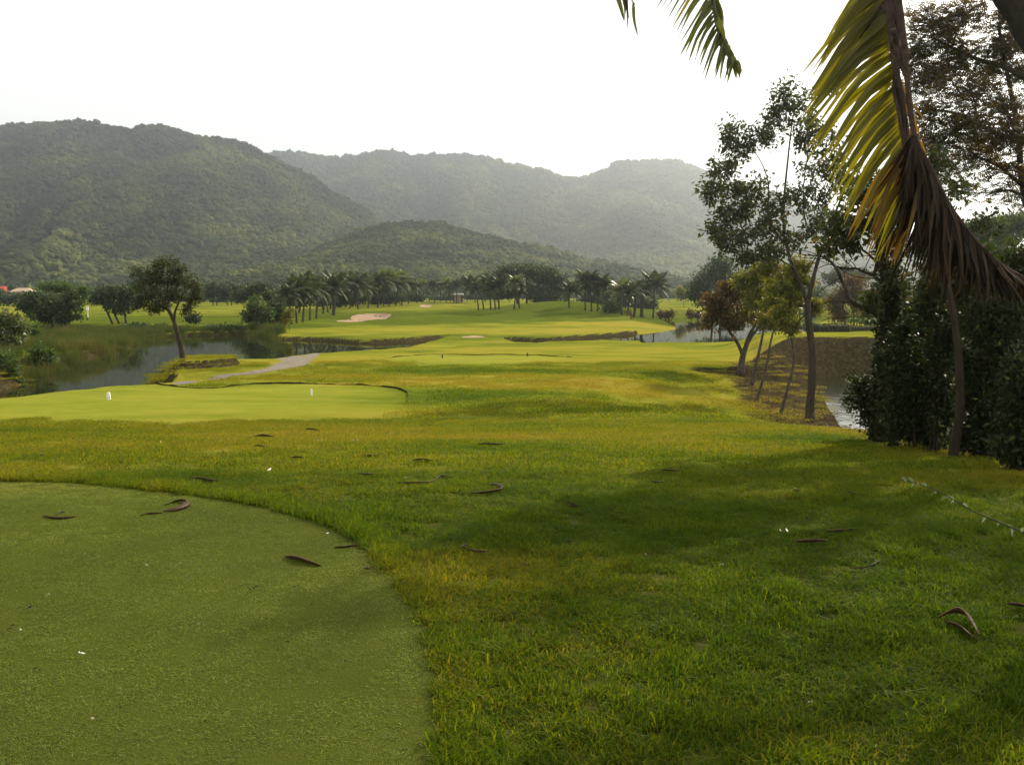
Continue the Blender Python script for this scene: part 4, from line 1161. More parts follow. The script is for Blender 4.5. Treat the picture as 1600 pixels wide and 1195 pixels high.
def crown_mesh(seed, n, lit=False):
    rng = np.random.default_rng(seed)
    Vs, Fs, b = [], [], 0
    for kind, az, tilt, s in frond_layout(rng, n):
        me = FRONDS[kind]
        V = np.empty(len(me.vertices) * 3); me.vertices.foreach_get('co', V); V = V.reshape(-1, 3)
        M = np.array(Matrix.Rotation(az, 3, 'Z') @ Matrix.Rotation(tilt, 3, 'Y')) * s
        Vs.append(V @ M.T); Fs += [tuple(b + i for i in p.vertices) for p in me.polygons]; b += len(V)
    me = bpy.data.meshes.new('crown'); me.from_pydata(np.vstack(Vs).tolist(), [], Fs); me.update()
    me.materials.append(m_palm_lit if lit else m_palm_leaf)
    return me
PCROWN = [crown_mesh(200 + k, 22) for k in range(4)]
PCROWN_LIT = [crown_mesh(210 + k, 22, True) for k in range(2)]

def palm(u, vb, ut, vt, rpx, label, group=None, detailed=False, lit=False, Y=None, seed=0, thick=1.0):
    g = ground(u, vb) if Y is None else footpt(u, vb, Y)
    Y = g.y; q = px(Y)
    rng = np.random.default_rng(seed + int(u * 7))
    root = empty('coconut_palm', g, label, 'palm tree', group)
    top = at(ut, vt, Y + rng.uniform(-.5, .5)) - g
    mid = Vector((top.x * .25, 0, top.z * .5)) if abs(top.x) > .5 else top * .5 + Vector((rng.uniform(-.2, .2), 0, 0))
    mb = MB()
    P = curve3([(0, 0, -.3), tuple(mid), tuple(top)], 9)
    r0 = .125 * thick
    mb.tube(P, np.array([1.5, 1.15, 1, .95, .9, .88, .85, .85, .9]) * r0, 7)
    mb.build('trunk', m_palm_bark, root)
    r = rpx * q * 1.25 * rng.uniform(.82, 1.15)
    if detailed:
        for kind, az, tilt, s in frond_layout(rng, 24):
            o = bpy.data.objects.new('frond', (FRONDS_LIT if lit else FRONDS)[kind]); COL.objects.link(o)
            o.parent = root; o.location = top; o.rotation_euler = (0, tilt, az); o.scale = (r * s,) * 3
    else:
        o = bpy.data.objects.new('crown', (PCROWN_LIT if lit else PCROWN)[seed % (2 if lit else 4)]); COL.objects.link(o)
        o.parent = root; o.location = top; o.rotation_euler = (rng.uniform(-.1, .1), rng.uniform(-.1, .1), rng.uniform(0, 6.28)); o.scale = (r, r, r * rng.uniform(.9, 1.1))
    return root

GL = 'coconut palms crowded in the long grove left of the fairway'
grove = [(456, 507, 462, 21), (464, 505, 452, 22), (473, 503, 462, 20), (484, 500, 450, 24), (494, 498, 456, 22), (505, 490, 450, 20), (513, 488, 458, 20), (533, 480, 452, 20),
         (546, 482, 450, 20), (560, 483, 448, 22), (575, 481, 452, 20), (590, 481, 443, 22), (600, 479, 452, 20), (608, 479, 441, 22), (618, 478, 447, 20), (628, 477, 441, 20), (638, 475, 448, 18), (583, 476, 446, 16), (552, 476, 446, 16), (568, 476, 440, 16)]
ORD = 'first second third fourth fifth sixth seventh eighth ninth tenth eleventh twelfth thirteenth fourteenth fifteenth sixteenth seventeenth eighteenth nineteenth last'.split()
rank = sorted(range(len(grove)), key=lambda k: grove[k][0])
for i, (u, vb, vt, r) in enumerate(grove):
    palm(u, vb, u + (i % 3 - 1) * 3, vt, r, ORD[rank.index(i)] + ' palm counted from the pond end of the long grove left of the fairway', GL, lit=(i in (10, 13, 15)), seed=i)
palm(521, 492.5, 521, 452, 26, 'palm nearest the bunker, with a thick dark trunk on open grass', detailed=True, seed=21, thick=1.9)
GC = 'small palms in the hazy row at the far end of the fairway'
for i, (u, vt, r) in enumerate([(652, 452, 13), (661, 448, 14), (670, 452, 12), (679, 447, 14), (688, 451, 13), (697, 447, 14), (704, 452, 12), (713, 449, 13), (722, 446, 14), (730, 451, 13), (742, 452, 12), (758, 450, 12)]):
    palm(u, 474, u + (i % 3 - 1) * 2, vt, r, 'small hazy palm, %s from the left in the row closing the far fairway' % (ORD[i] if i < 11 else 'last'), GC, seed=30 + i, Y=235 + (i * 13) % 30, lit=i % 4 == 1)
palm(748, 484, 737, 447, 18, 'most slanted palm at the left end of the leaning cluster before the rain tree', 'palms leaning left before the rain tree', seed=50)
palm(756, 484, 746, 452, 17, 'second slanted palm from the left in the cluster before the rain tree', 'palms leaning left before the rain tree', seed=51)
palm(767, 483.5, 764, 444, 18, 'palm with a slightly bowed trunk in the middle of the leaning cluster', 'palms leaning left before the rain tree', seed=52)
palm(774, 483.5, 768, 452, 16, 'shorter bowed palm just right of the middle of the leaning cluster', 'palms leaning left before the rain tree', seed=53)
palm(780, 483, 782, 446, 18, 'upright palm at the right end of the leaning cluster', 'palms leaning left before the rain tree', seed=54)
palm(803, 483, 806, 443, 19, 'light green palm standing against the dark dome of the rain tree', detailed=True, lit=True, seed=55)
palm(812, 482, 812, 456, 15, 'short dark palm right beside the light green palm', None, seed=56)
R_ = 'palms in the clump right of the rain tree'
for i, (u, vb, ut, vt, r, lab, det, th) in enumerate([
        (890, 481, 891, 456, 17, 'low spreading palm on its own at the left end of the right hand palm clump', False, 1),
        (915, 485, 916, 441, 25, 'tall palm with a wide crown, left of the pair of bare trunks', True, 1),
        (924, 486.5, 922, 446, 22, 'palm whose crown merges with the tall wide crowned palm beside it', False, 1),
        (933, 486, 935, 449, 21, 'palm with a thin straight trunk right of the paired trunks', False, .9),
        (944, 488, 948, 448, 21, 'palm with arching fronds behind the dark bush of the clump', False, 1),
        (972, 492.5, 970, 456, 20, 'short palm with pale tipped fronds in the middle of the clump', True, 1.1),
        (980, 493, 984, 460, 18, 'small palm half hidden behind the short pale tipped palm', False, 1),
        (990, 495.5, 992, 455, 23, 'dark palm with a stout trunk, two left of the biggest palm', True, 1.6),
        (1003, 495.5, 1004, 458, 22, 'very stout dark palm immediately left of the biggest palm', True, 2.3),
        (1020, 496.5, 1022, 450, 35, 'biggest palm with long feathery fronds at the fairway edge near the inlet', True, 1.1)]):
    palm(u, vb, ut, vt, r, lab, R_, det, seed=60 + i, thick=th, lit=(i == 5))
far_tree(955, 489, [(950, 478, 14, 8), (962, 482, 12, 7)], 'dense dark bush among the trunks of the right hand palm clump', m_leaf_dist, 'dark_bush', seed=92, cat='bush', dens=1.6)
far_tree(882, 478, [(880, 474, 8, 4), (890, 476, 8, 3)], 'low dark bush at the foot of the rain tree beside the mound', m_leaf_dist, 'dark_bush', Y=190, seed=93, cat='bush', dens=1.6)


for i, (u, vt, w, h, Y, lab) in enumerate([(462, 462, 26, 14, 150, 'dark tree behind the first palms of the long grove'), (500, 458, 26, 14, 165, 'dark tree filling the gaps behind the middle of the long grove'), (545, 458, 26, 13, 190, 'dark tree behind the palms left of the flat topped tree'), (600, 460, 28, 13, 215, 'dark tree behind the palms right of the bunker'), (575, 458, 24, 12, 225, 'dark tree between the flat topped tree and the tree right of the bunker'), (520, 462, 22, 12, 175, 'dark tree behind the thick trunked palm near the bunker'), (640, 462, 22, 8, 255, 'low dark tree behind the last palms of the long grove'),
        (930, 462, 26, 12, 190, 'dark tree behind the wide crowned palm'), (975, 468, 22, 12, 175, 'dark tree behind the short pale tipped palm'), (1005, 474, 20, 12, 165, 'dark tree behind the stout palms'), (345, 462, 30, 8, 260, 'low dark tree line clump beyond the far field'), (270, 462, 30, 8, 270, 'low grey green tree behind the lone tree'), (700, 463, 26, 7, 290, 'low hazy tree beyond the white shelter')]):
    far_tree(u, 480, [(u, vt, w, h), (u - w * .7, vt + 5, w * .6, h * .8), (u + w * .7, vt + 4, w * .6, h * .8), (u, vt + h * .8, w, h * .6)], lab, Y=Y, seed=120 + i, name='background_tree', stems=2, dens=1.3)

# ------------------------------------------------------------------ reeds
def reed_mesh(seed, n=60, h=1.0, spread=.5, w=.02):
    rng = np.random.default_rng(seed)
    V, Fc = [], []
    for k in range(n):
        b = np.array([*rng.normal(0, spread * .5, 2), 0.]); hh = h * rng.uniform(.6, 1.1)
        d = np.array([*rng.normal(0, .18, 2), 1.]); a = rng.uniform(0, 6.28)
        s = np.array([cos(a), sin(a), 0]) * w * .5
        m = b + d * hh * .6; e = b + d * hh + np.array([*rng.normal(0, .12, 2), -.05]) * hh
        i = len(V); V += [b - s, b + s, m + s * .8, m - s * .8, e]
        Fc += [(i, i + 1, i + 2), (i, i + 2, i + 3), (i + 3, i + 2, i + 4)]
    me = bpy.data.meshes.new('reed_clump'); me.from_pydata([tuple(v) for v in V], [], Fc); me.update()
    return me
def blade_mat(name, stops, tone, trans=.4, dark=.45, tcol=(1.4, 1.45, .5), spec=.08):
    m, nt, out = new_mat(name)
    g = nt.nodes.new('ShaderNodeNewGeometry')
    t_ = attr(nt, tone, 'INSTANCER')
    t_ = math_n(nt, 'ADD', t_, math_n(nt, 'MULTIPLY', math_n(nt, 'SUBTRACT', g.outputs['Random Per Island'], .5), .85))
    c = ramp(nt, stops, t_)
    p = nt.nodes.new('ShaderNodeBsdfPrincipled'); nt.links.new(c, p.inputs['Base Color'])
    p.inputs['Roughness'].default_value = .6; p.inputs['Specular IOR Level'].default_value = spec
    t = nt.nodes.new('ShaderNodeBsdfTranslucent'); nt.links.new(mixc(nt, 1.0, c, tcol, 'MULTIPLY'), t.inputs[0])
    mx = nt.nodes.new('ShaderNodeMixShader'); mx.inputs[0].default_value = trans
    nt.links.new(p.outputs[0], mx.inputs[1]); nt.links.new(t.outputs[0], mx.inputs[2])
    nt.links.new(mx.outputs[0], out.inputs[0])
    return m
m_reed = blade_mat('reed_leaf', [(0, (.035, .052, .012)), (.5, (.060, .074, .016)), (1, (.13, .095, .045))], 'tone')
REEDS = [reed_mesh(k) for k in (1, 2, 3)]
def reeds(name, poly_px, n, h0, h1, label, seed, tone=(.35, .25)):
    poly = [on_plane(u, v, WL + .15) for u, v in poly_px]
    rng = np.random.default_rng(seed)
    A = np.array(poly); x = rng.uniform(A[:, 0].min(), A[:, 0].max(), n * 4); y = rng.uniform(A[:, 1].min(), A[:, 1].max(), n * 4)
    k = np.where(poly_sdf(x, y, poly) < 0)[0][:n]; x, y = x[k], y[k]; n = len(x)
    z = np.minimum(H(x, y), -2.2)
    h = rng.uniform(h0, h1, n) * (.6 + .8 * fbm(x / 5, y / 5, seed, 2))
    scatter(name, np.stack([x, y, z - .1], 1), np.stack([np.zeros(n), np.zeros(n), rng.uniform(0, 6.28, n)], 1), np.stack([h * .9, h * .9, h], 1),
            np.clip(rng.normal(tone[0], tone[1], n) + (fbm(x / 4, y / 4, seed + 2, 2) - .5), 0, 1), REEDS, m_reed, 'tone', label=label, cat='reeds', kind='stuff')
reeds('shore_reeds', [(20, 596), (75, 583), (120, 572), (165, 562), (200, 548), (198, 540), (170, 532), (100, 538), (40, 550), (-40, 580), (-60, 600)], 460, .5, 1.0, 'green and straw coloured reeds lining the left shore of the pond', 5)
reeds('far_shore_reeds', [(200, 541), (225, 532), (280, 528), (330, 526), (390, 524), (430, 529), (436, 524), (415, 516), (300, 517), (200, 520), (60, 524), (60, 532)], 1300, .5, .95, 'olive reeds and weeds along the far shore of the pond', 6)
reeds('bank_weeds', [(395, 524), (418, 527), (436, 531), (440, 524), (415, 514), (390, 516)], 110, .8, 1.15, 'taller rounded stand of green reeds at the inner corner of the pond', 7, (.2, .1))
reeds('left_bank_weeds', [(-60, 560), (60, 545), (150, 532), (200, 527), (200, 518), (60, 515), (-60, 520)], 800, .4, .8, 'rough green weeds covering the left bank behind the reeds', 8, (.3, .2))

# ------------------------------------------------------------------ far buildings
m_red = simple_mat('red_roof', (.42, .045, .03), .6)
m_tan = simple_mat('tan_wall', (.40, .30, .20), .8)
m_white = simple_mat('white_paint', (.78, .78, .74), .5, var=.06)
m_darkwin = simple_mat('dark_window', (.03, .035, .04), .2)
g = footpt(-8, 478, 345); q = px(330)
root = empty('red_roofed_house', g, 'low tan house with bright red roof among trees at the left edge', 'house')
mb = MB(); mb.box((0, 0, 1.6), (13, 7, 3.6)); mb.build('wall', m_tan, root, False)
mb = MB(); mb.add([(-7.2, -4.2, 3.2), (7.2, -4.2, 3.2), (7.2, 4.2, 3.2), (-7.2, 4.2, 3.2), (-4, 0, 5.1), (4, 0, 5.1)], [(0, 1, 5, 4), (2, 3, 4, 5), (1, 2, 5), (3, 0, 4), (3, 2, 1, 0)]); mb.build('roof', m_red, root, False)
for k in (-4, 0, 4):
    mb = MB(); mb.box((k, -3.52, 1.8), (1.4, .1, 1.3)); mb.build('window', m_darkwin, root, False)
g = footpt(38, 480, 310)
root = empty('tan_roofed_house', g, 'small house with dull tan roof beside the red roofed one', 'house')
mb = MB(); mb.box((0, 0, 1.5), (6, 5, 3.0)); mb.build('wall', m_tan, root, False)
mb = MB(); mb.add([(-3.6, -3, 2.9), (3.6, -3, 2.9), (3.6, 3, 2.9), (-3.6, 3, 2.9), (-2, 0, 4.2), (2, 0, 4.2)], [(0, 1, 5, 4), (2, 3, 4, 5), (1, 2, 5), (3, 0, 4), (3, 2, 1, 0)]); mb.build('roof', m_tan, root, False)
g = footpt(715, 474, 245)
root = empty('shelter', g, 'small open shelter with flat white roof behind the far palms', 'shelter')
mb = MB(); mb.box((0, 0, 2.35), (3.2, 3, .42)); mb.build('roof', m_white, root, False)
mb = MB(); mb.box((0, .9, 1.1), (1.9, .1, 2.2)); mb.build('back_wall', m_tan, root, False)
for sx in (-1.15, 1.15):
    for sy in (-1.2, 1.2):
        mb = MB(); mb.box((sx, sy, 1.0), (.12, .12, 2.5)); mb.build('post', m_darkwin, root, False)
g = footpt(137, 494, 130)
root = empty('white_sign', g, 'white signboard on a post between the two dark trees at left', 'sign')
mb = MB(); mb.box((0, 0, 1.25), (.38, .08, .5)); mb.build('board', m_white, root, False)
mb = MB(); mb.box((0, .07, .5), (.1, .06, 1.4)); mb.build('post', m_white, root, False)
# ------------------------------------------------------------------ grass blades
def turf_patch(seed, n, rad, h0, h1, w, lean, flat=False):
    rng = np.random.default_rng(seed)
    r = rad * np.sqrt(rng.uniform(0, 1, n)); a = rng.uniform(0, 2 * pi, n)
    b = np.stack([r * np.cos(a), r * np.sin(a), np.full(n, -.004)], 1)
    h = rng.uniform(h0, h1, n) * np.where(rng.random(n) < .06, 1.45, 1)
    d = np.stack([rng.normal(0, lean, n), rng.normal(0, lean, n), np.ones(n)], 1)
    d = unit(d)
    a2 = rng.uniform(0, 2 * pi, n)
    s = np.stack([np.cos(a2), np.sin(a2), np.zeros(n)], 1) * (w * rng.uniform(.7, 1.3, n))[:, None] * .5
    bend = np.stack([rng.normal(0, lean * .9, n), rng.normal(0, lean * .9, n), -np.abs(rng.normal(0, lean * .5, n))], 1) * h[:, None]
    m = b + d * (h * .55)[:, None]; e = b + d * h[:, None] + bend
    V = np.stack([b - s, b + s, m + s * .8, m - s * .8, e], 1).reshape(-1, 3)
    i = np.arange(n)[:, None] * 5
    Fc = np.concatenate([i + [0, 1, 2], i + [0, 2, 3], i + [3, 2, 4]], 0)
    return np_mesh('grass_patch', V, Fc, 3)

m_blade = blade_mat('grass_blade', [(0, (.046, .084, .005)), (.33, (.100, .130, .007)), (.66, (.175, .162, .011)), (1.0, (.215, .160, .024))], 'tone', .5, tcol=(1.6, 1.6, .5))
m_blade_green = blade_mat('green_blade', [(0, (.085, .115, .014)), (.5, (.175, .215, .030)), (1.0, (.30, .27, .06))], 'tone', .4, spec=.15)

def keep_lawn(x, y, m=0.):
    ok = np.ones(len(x), bool)
    for P in (TEE1, PATH):
        ok &= poly_sdf(x, y, P) > m
    ok &= mown_mask(x, y) < np.random.default_rng(3).uniform(.02, .5, len(x))
    for P in (POND, INLET, CREEK):
        ok &= poly_sdf(x, y, P) > .15
    return ok

def field(y0, y1, dens, wfac=.62, wadd=.6, seed=0):
    rng = np.random.default_rng(seed)
    # area of the widening strip that the lawn occupies before the camera
    A = (wfac * (y1 ** 2 - y0 ** 2)) + 2 * wadd * (y1 - y0)
    n = int(A * dens)
    y = np.sqrt(rng.uniform(y0 ** 2, y1 ** 2, n)); x = rng.uniform(-1, 1, n) * (wfac * y + wadd)
    return x, y, rng

def lay_grass(name, x, y, rng, sources, s0, s1, mat, label, sink=0., hvar=.5, toneadd=0., mfun=None):
    n = len(x)
    z = H(x, y)
    so = soil_mask(x, y)
    k = rng.random(n) > so * .6
    x, y, z = x[k], y[k], z[k]; n = len(x)
    so = so[k]
    s = rng.uniform(s0, s1, n)
    hh = s * (1 - hvar / 2 + hvar * 1.6 * (fbm(x / .35, y / .35, 101, 3) - .3)) * (1 - .35 * so)
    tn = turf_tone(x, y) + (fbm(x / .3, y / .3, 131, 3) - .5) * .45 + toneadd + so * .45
    rot = np.stack([rng.normal(0, .015, n), rng.normal(0, .015, n), rng.uniform(0, 6.28, n)], 1)
    scatter(name, np.stack([x, y, z - sink], 1), rot, np.stack([s, s, np.clip(hh, .6, 3)], 1), np.clip(tn, -.1, 1.1), sources, mat, 'tone', label=label, cat='grass', kind='stuff')

R1 = [turf_patch(300 + k, 120, .085, .026, .066, .0054, .45) for k in range(8)]
R1s = [turf_patch(310 + k, 90, .05, .030, .055, .0040, .35) for k in range(3)]
R2 = [turf_patch(320 + k, 160, .20, .026, .050, .0085, .40) for k in range(4)]
R3 = [turf_patch(330 + k, 260, .70, .035, .065, .020, .42) for k in range(3)]
G1 = [turf_patch(340 + k, 640, .11, .009, .018, .0036, .80) for k in range(4)]

x, y, r = field(2.2, 8.5, 165, seed=1); k = keep_lawn(x, y, .13); lay_grass('lawn_grass_near', x[k], y[k], r, R1, .85, 1.2, m_blade, 'thick rough grass blades of the lawn closest to the viewer', hvar=.8)
x, y, r = field(8.5, 18, 30, seed=2); k = keep_lawn(x, y, .25); lay_grass('lawn_grass_middle', x[k], y[k], r, R2, .8, 1.15, m_blade, 'sunlit rough grass of the lawn around the middle tee', hvar=.9)
x, y, r = field(18, 48, 2.4, seed=3); k = keep_lawn(x, y, .5); lay_grass('lawn_grass_far', x[k], y[k], r, R3, .8, 1.2, m_blade, 'golden green rough grass stretching to the third tee', hvar=.9)
# longer fringe round the tees
def fringe(name, poly, off, step, sources, s0, s1, label, seed, ymax=1e9, reps=3, sub=8):
    rng = np.random.default_rng(seed)
    P = np.array(poly); Q = np.roll(P, -1, 0); pts = []
    for a, b_ in zip(P, Q):
        L = np.linalg.norm(b_ - a); n = max(1, int(L / step))
        for j in range(n):
            for r_ in range(reps):
                c = a + (b_ - a) * (j + rng.random()) / n
                pts.append(c + rng.normal(0, off * .5, 2))
    p = np.array(pts); d = poly_sdf(p[:, 0], p[:, 1], poly)
    if seed > 11: d = np.where(p[:, 1] > P[:, 1].mean() + np.ptp(P[:, 1]) * (.12 if seed < 13 else .02), d, -1)
    k = (d > off * .05) & (d < off * 2) & (p[:, 1] < ymax) & (p[:, 1] > 1.5)
    lay_grass(name, p[k, 0], p[k, 1], rng, sources, s0, s1, m_blade, label, hvar=.5)
fringe('near_tee_fringe', TEE1, .16, .030, R1s, 1.2, 1.8, 'longer dark edged grass fringing the near tee', 11, reps=7)
x, y, r = field(2.0, 8.6, 110, .68, .8, seed=4); k = poly_sdf(x, y, TEE1) < -.05
lay_grass('near_tee_blades', x[k], y[k], r, G1, .85, 1.15, m_blade_green, 'close mown turf blades of the near tee', hvar=.15, toneadd=.12)

# ------------------------------------------------------------------ tee markers
m_marker = simple_mat('marker_white', (.80, .78, .70), .45, var=.08)
m_marker_dark = simple_mat('marker_dark', (.06, .05, .035), .5)
m_marker_band = simple_mat('marker_band', (.35, .33, .26), .5)
def marker(u, v, wpx, hpx, label, mat, group, band=False, rz=.2):
    g = ground(u, v); q = px(g.y)
    root = empty('tee_marker', g, label, 'tee marker', group, rz)
    w, h = wpx * q, hpx * q
    bm = bmesh.new(); bmesh.ops.create_cube(bm, size=1)
    for vv in bm.verts: vv.co = Vector((vv.co.x * w * (.86 if vv.co.z > 0 else 1), vv.co.y * w * .9 * (.86 if vv.co.z > 0 else 1), (vv.co.z + .5) * h))
    bmesh.ops.bevel(bm, geom=bm.edges[:] , offset=w * .10, segments=2, affect='EDGES')
    me = bpy.data.meshes.new('body'); bm.to_mesh(me); bm.free(); link('body', me, mat, root)
    mb = MB(); mb.box((0, 0, h * 1.03), (w * .62, w * .55, h * .10)); mb.build('cap', mat, root, False)
    mb = MB(); mb.tube(np.array([(0, 0, -.08), (0, 0, .01)]), w * .18, 6); mb.build('spike', m_marker_dark, root)
    if band:
        mb = MB(); mb.box((0, 0, h * .30), (w * 1.01, w * .92, h * .07)); mb.build('band', m_marker_band, root, False)
    return root
marker(170, 624.5, 5.5, 11, 'white tee marker with a grey band, left of the two on the middle tee', m_marker, 'white tee markers on the middle tee', True)
marker(487, 618, 3.6, 10, 'slim white tee marker casting a shadow, right of the two on the middle tee', m_marker, 'white tee markers on the middle tee')
marker(691, 559.5, 2.0, 6, 'dark little tee marker at the left of the third tee', m_marker_dark, 'dark tee markers on the third tee')
marker(824, 556.5, 2.2, 5, 'dark little tee marker at the right of the third tee', m_marker_dark, 'dark tee markers on the third tee')

# ------------------------------------------------------------------ fallen seed pods, twigs and scraps
m_pod = simple_mat('dry_pod', (.050, .026, .017), .55, var=.5, scale=30, bmp=.5)
m_pod_edge = simple_mat('pod_rim', (.22, .14, .085), .6, var=.3, scale=40)
m_straw = simple_mat('dry_straw', (.42, .34, .22), .7, var=.3, scale=30)
m_pale = simple_mat('pale_petal', (.75, .70, .60), .6, var=.1)
m_orange = simple_mat('orange_leaf', (.55, .26, .05), .6)
def pod(seq, wpx, label, mat=None, lift=.012, arch=.0, name='seed_pod', cat='seed pod', group=None, rim=True, up=.02):
    """curved flat pod lying on the turf along a drawn line"""
    G = [ground(u, v) for u, v in seq]
    mean = sum(G, Vector()) / len(G); q = px(mean.y)
    P = curve3([tuple(p) for p in G], 14)
    n = len(P); t = np.linspace(0, 1, n)
    on_tee = poly_sdf(P[:, 0], P[:, 1], TEE1) < .05
    P[:, 2] = H(P[:, 0], P[:, 1]) + np.where(on_tee, .004, up) + np.where(on_tee, .006, lift) + arch * np.sin(pi * t)
    P -= np.array(mean)
    w = wpx * q * np.clip(np.sin(pi * (t * .94 + .03)) ** .6, .12, 1) * .5 * 2.1
    T_ = unit(np.gradient(P, axis=0)); side = unit(np.cross(T_, np.array([0, 0, 1.])))
    nz = np.array([0, 0, 1.])
    tilt = .85
    s2 = side * cos(tilt) + nz * sin(tilt); n2 = nz * cos(tilt) - side * sin(tilt)
    th = w * .22 + .0015
    mb = MB()
    ring = []
    for i in range(n):
        ring += [P[i] + s2[i] * w[i], P[i] + n2[i] * th[i], P[i] - s2[i] * w[i], P[i] - n2[i] * th[i]]
    Fc = [(i * 4 + k, i * 4 + (k + 1) % 4, (i + 1) * 4 + (k + 1) % 4, (i + 1) * 4 + k) for i in range(n - 1) for k in range(4)] + [(3, 2, 1, 0), tuple((n - 1) * 4 + k for k in range(4))]
    mb.add(np.array(ring), Fc)
    root = empty(name, mean, label, cat, group)
    mb.build('husk' if name == 'seed_pod' else 'stalk', mat or m_pod, root)
    if rim:
        mb = MB(); mb.tube(P + s2 * w[:, None], np.maximum(.0008, w * .06), 4); mb.build('rim', m_pod_edge, root)
    return root
def scrap(u, v, wpx, label, mat, name='leaf_scrap', cat='leaf scrap', group=None, seed=0, k=3):
    g = ground(u, v); q = px(g.y); rng = np.random.default_rng(int(u * 31 + v))
    me_v, me_f = [], []
    for j in range(k):
        c = rng.normal(0, .35, 3) * wpx * q * np.array([1, 1, 0]); a = rng.uniform(0, 6.28); L_ = wpx * q * rng.uniform(.5, .9); w_ = L_ * .35
        d = np.array([cos(a), sin(a), rng.uniform(-.1, .3)]); s = np.array([-sin(a), cos(a), rng.uniform(-.4, .4)])
        b = len(me_v)
        z0 = np.array([0, 0, .022 + .004 * j])
        for p_ in (-d * L_ * .5, s * w_ * .5 + np.array([0, 0, .15 * w_]), d * L_ * .5 + np.array([0, 0, .2 * L_]), -s * w_ * .5 + np.array([0, 0, .1 * w_])):
            me_v.append(tuple(c + p_ + z0))
        for p_ in (-d * L_ * .5, s * w_ * .5, d * L_ * .5, -s * w_ * .5):
            me_v.append(tuple(c + p_ + z0 - np.array([0, 0, .003 + L_ * .02])))
        me_f += [(b, b + 1, b + 2, b + 3), (b + 7, b + 6, b + 5, b + 4)] + [(b + i, b + 4 + i, b + 4 + (i + 1) % 4, b + (i + 1) % 4) for i in range(4)]
    me = bpy.data.meshes.new(name); me.from_pydata(me_v, [], me_f); me.update()
    o = link(name, me, mat); o.location = g
    return tag(o, label, cat, group)

pod([(68, 807), (85, 811), (103, 811), (120, 808)], 3.5, 'nearly straight dark pod lying at the far left of the near tee')
pod([(88, 806), (95, 802), (101, 801)], 2.5, 'short twig curled over the straight pod on the near tee', name='dry_twig', cat='twig', rim=False)
pod([(257, 791), (275, 786), (290, 787), (295, 792), (285, 797), (268, 801), (255, 800)], 4.0, 'hook shaped brown pod with pale rim on the near tee', arch=.02)
pod([(219, 807), (235, 804), (255, 803)], 2.5, 'thin straight stalk running left from the hook shaped pod', name='dry_stalk', cat='stalk', rim=False)
pod([(445, 872), (462, 876), (482, 882), (502, 886)], 6.0, 'broad dark brown pod lying slanted in the middle of the near tee', arch=.012)
pod([(522, 857), (540, 856), (563, 853)], 3.0, 'narrow dark pod by the curved edge of the near tee')
pod([(620, 758), (640, 761), (665, 762), (680, 757), (690, 750), (707, 751)], 3.2, 'long wavy pod on the rough, S shaped, in the middle of the lawn', arch=.015)
pod([(735, 776), (755, 775), (775, 772), (784, 768), (775, 762), (764, 763)], 3.2, 'hooked reddish pod right of the long wavy pod')
pod([(720, 860), (735, 866), (750, 869), (762, 868)], 3.2, 'reddish pod half sunk in grass right of the near tee')
pod([(731, 857), (722, 862), (735, 867)], 2, 'small curl of husk touching the half sunk reddish pod', name='husk_curl', cat='husk', rim=False)
pod([(300, 752), (318, 753), (342, 756)], 3.0, 'dark pod caught in the fringe behind the near tee')
pod([(397, 684), (412, 683), (428, 685)], 2.4, 'straight dark pod above the far lawn scraps, left of centre')
pod([(396, 700), (407, 700), (417, 702)], 1.8, 'short dark pod just below the straight dark pod left of centre')
pod([(476, 673), (487, 673), (499, 675)], 2.0, 'small dark pod nearest the middle tee')
pod([(568, 716), (580, 716), (594, 715)], 2.4, 'dark straight pod left of the pale capped pod')
pod([(645, 723), (660, 722), (676, 724)], 2.4, 'dark straight pod above the long wavy pod')
pod([(558, 745), (572, 746), (588, 746)], 2.6, 'dark pod with torn end left of the long wavy pod')
pod([(746, 697), (765, 697), (790, 698)], 2.0, 'thin dark pod at the edge of the tree shade')
pod([(453, 719), (463, 718), (475, 719)], 2.0, 'faint brown pod left of the straight pod pair')
pod([(885, 788), (893, 792), (903, 796)], 3.4, 'upper stick of a V shaped pair at the edge of the shade', rim=False, name='dry_stick', cat='stick')
pod([(889, 797), (896, 797), (904, 796)], 3.2, 'lower stick of the V shaped pair at the edge of the shade', rim=False, name='dry_stick', cat='stick')
pod([(1033, 738), (1050, 740), (1071, 740)], 2.4, 'straight brown pod in the tree shade')
pod([(1018, 757), (1028, 759), (1038, 759)], 3.0, 'short dark pod in the tree shade below the straight brown one')
pod([(1242, 853), (1265, 852), (1293, 853)], 4.6, 'wide flat dark pod in the shade on the right')
pod([(1288, 837), (1310, 836), (1342, 833)], 3.0, 'long reddish pod above the wide flat dark pod')
pod([(1328, 896), (1350, 894), (1363, 890), (1374, 883)], 2.8, 'thin bent stalk in the shaded grass at right', rim=False, name='dry_stalk', cat='stalk')
pod([(1318, 773), (1335, 777), (1353, 780)], 2.4, 'slim brown pod lying in a light patch at right')
pod([(1242, 768), (1243, 771), (1250, 773)], 2.4, 'tiny curled pod in the shade beneath the forked tree')
pod([(1462, 978), (1490, 976), (1513, 986), (1530, 1006)], 9.0, 'large twisted brown pod with pale inside, nearest pod at right', arch=.035, up=.03)
pod([(1476, 981), (1500, 992), (1514, 1004), (1528, 1010)], 6.0, 'second pod half crossing under the large twisted pod', arch=.01, up=.02)
pod([(1572, 955), (1590, 957), (1612, 962)], 5.0, 'dark pod cut off by the right edge of the picture', up=.03)
pod([(1028, 644), (1042, 645), (1052, 646)], 2.0, 'dark sliver of pod on the sunny lawn left of the slim trees')
scrap(418, 739, 17, 'bright white flat petal on the lawn behind the near tee', m_pale, 'white_petal', 'petal', k=1)
scrap(758, 1069, 9, 'white petal on the rough right of the near tee', m_pale, 'white_petal', 'petal', k=2)
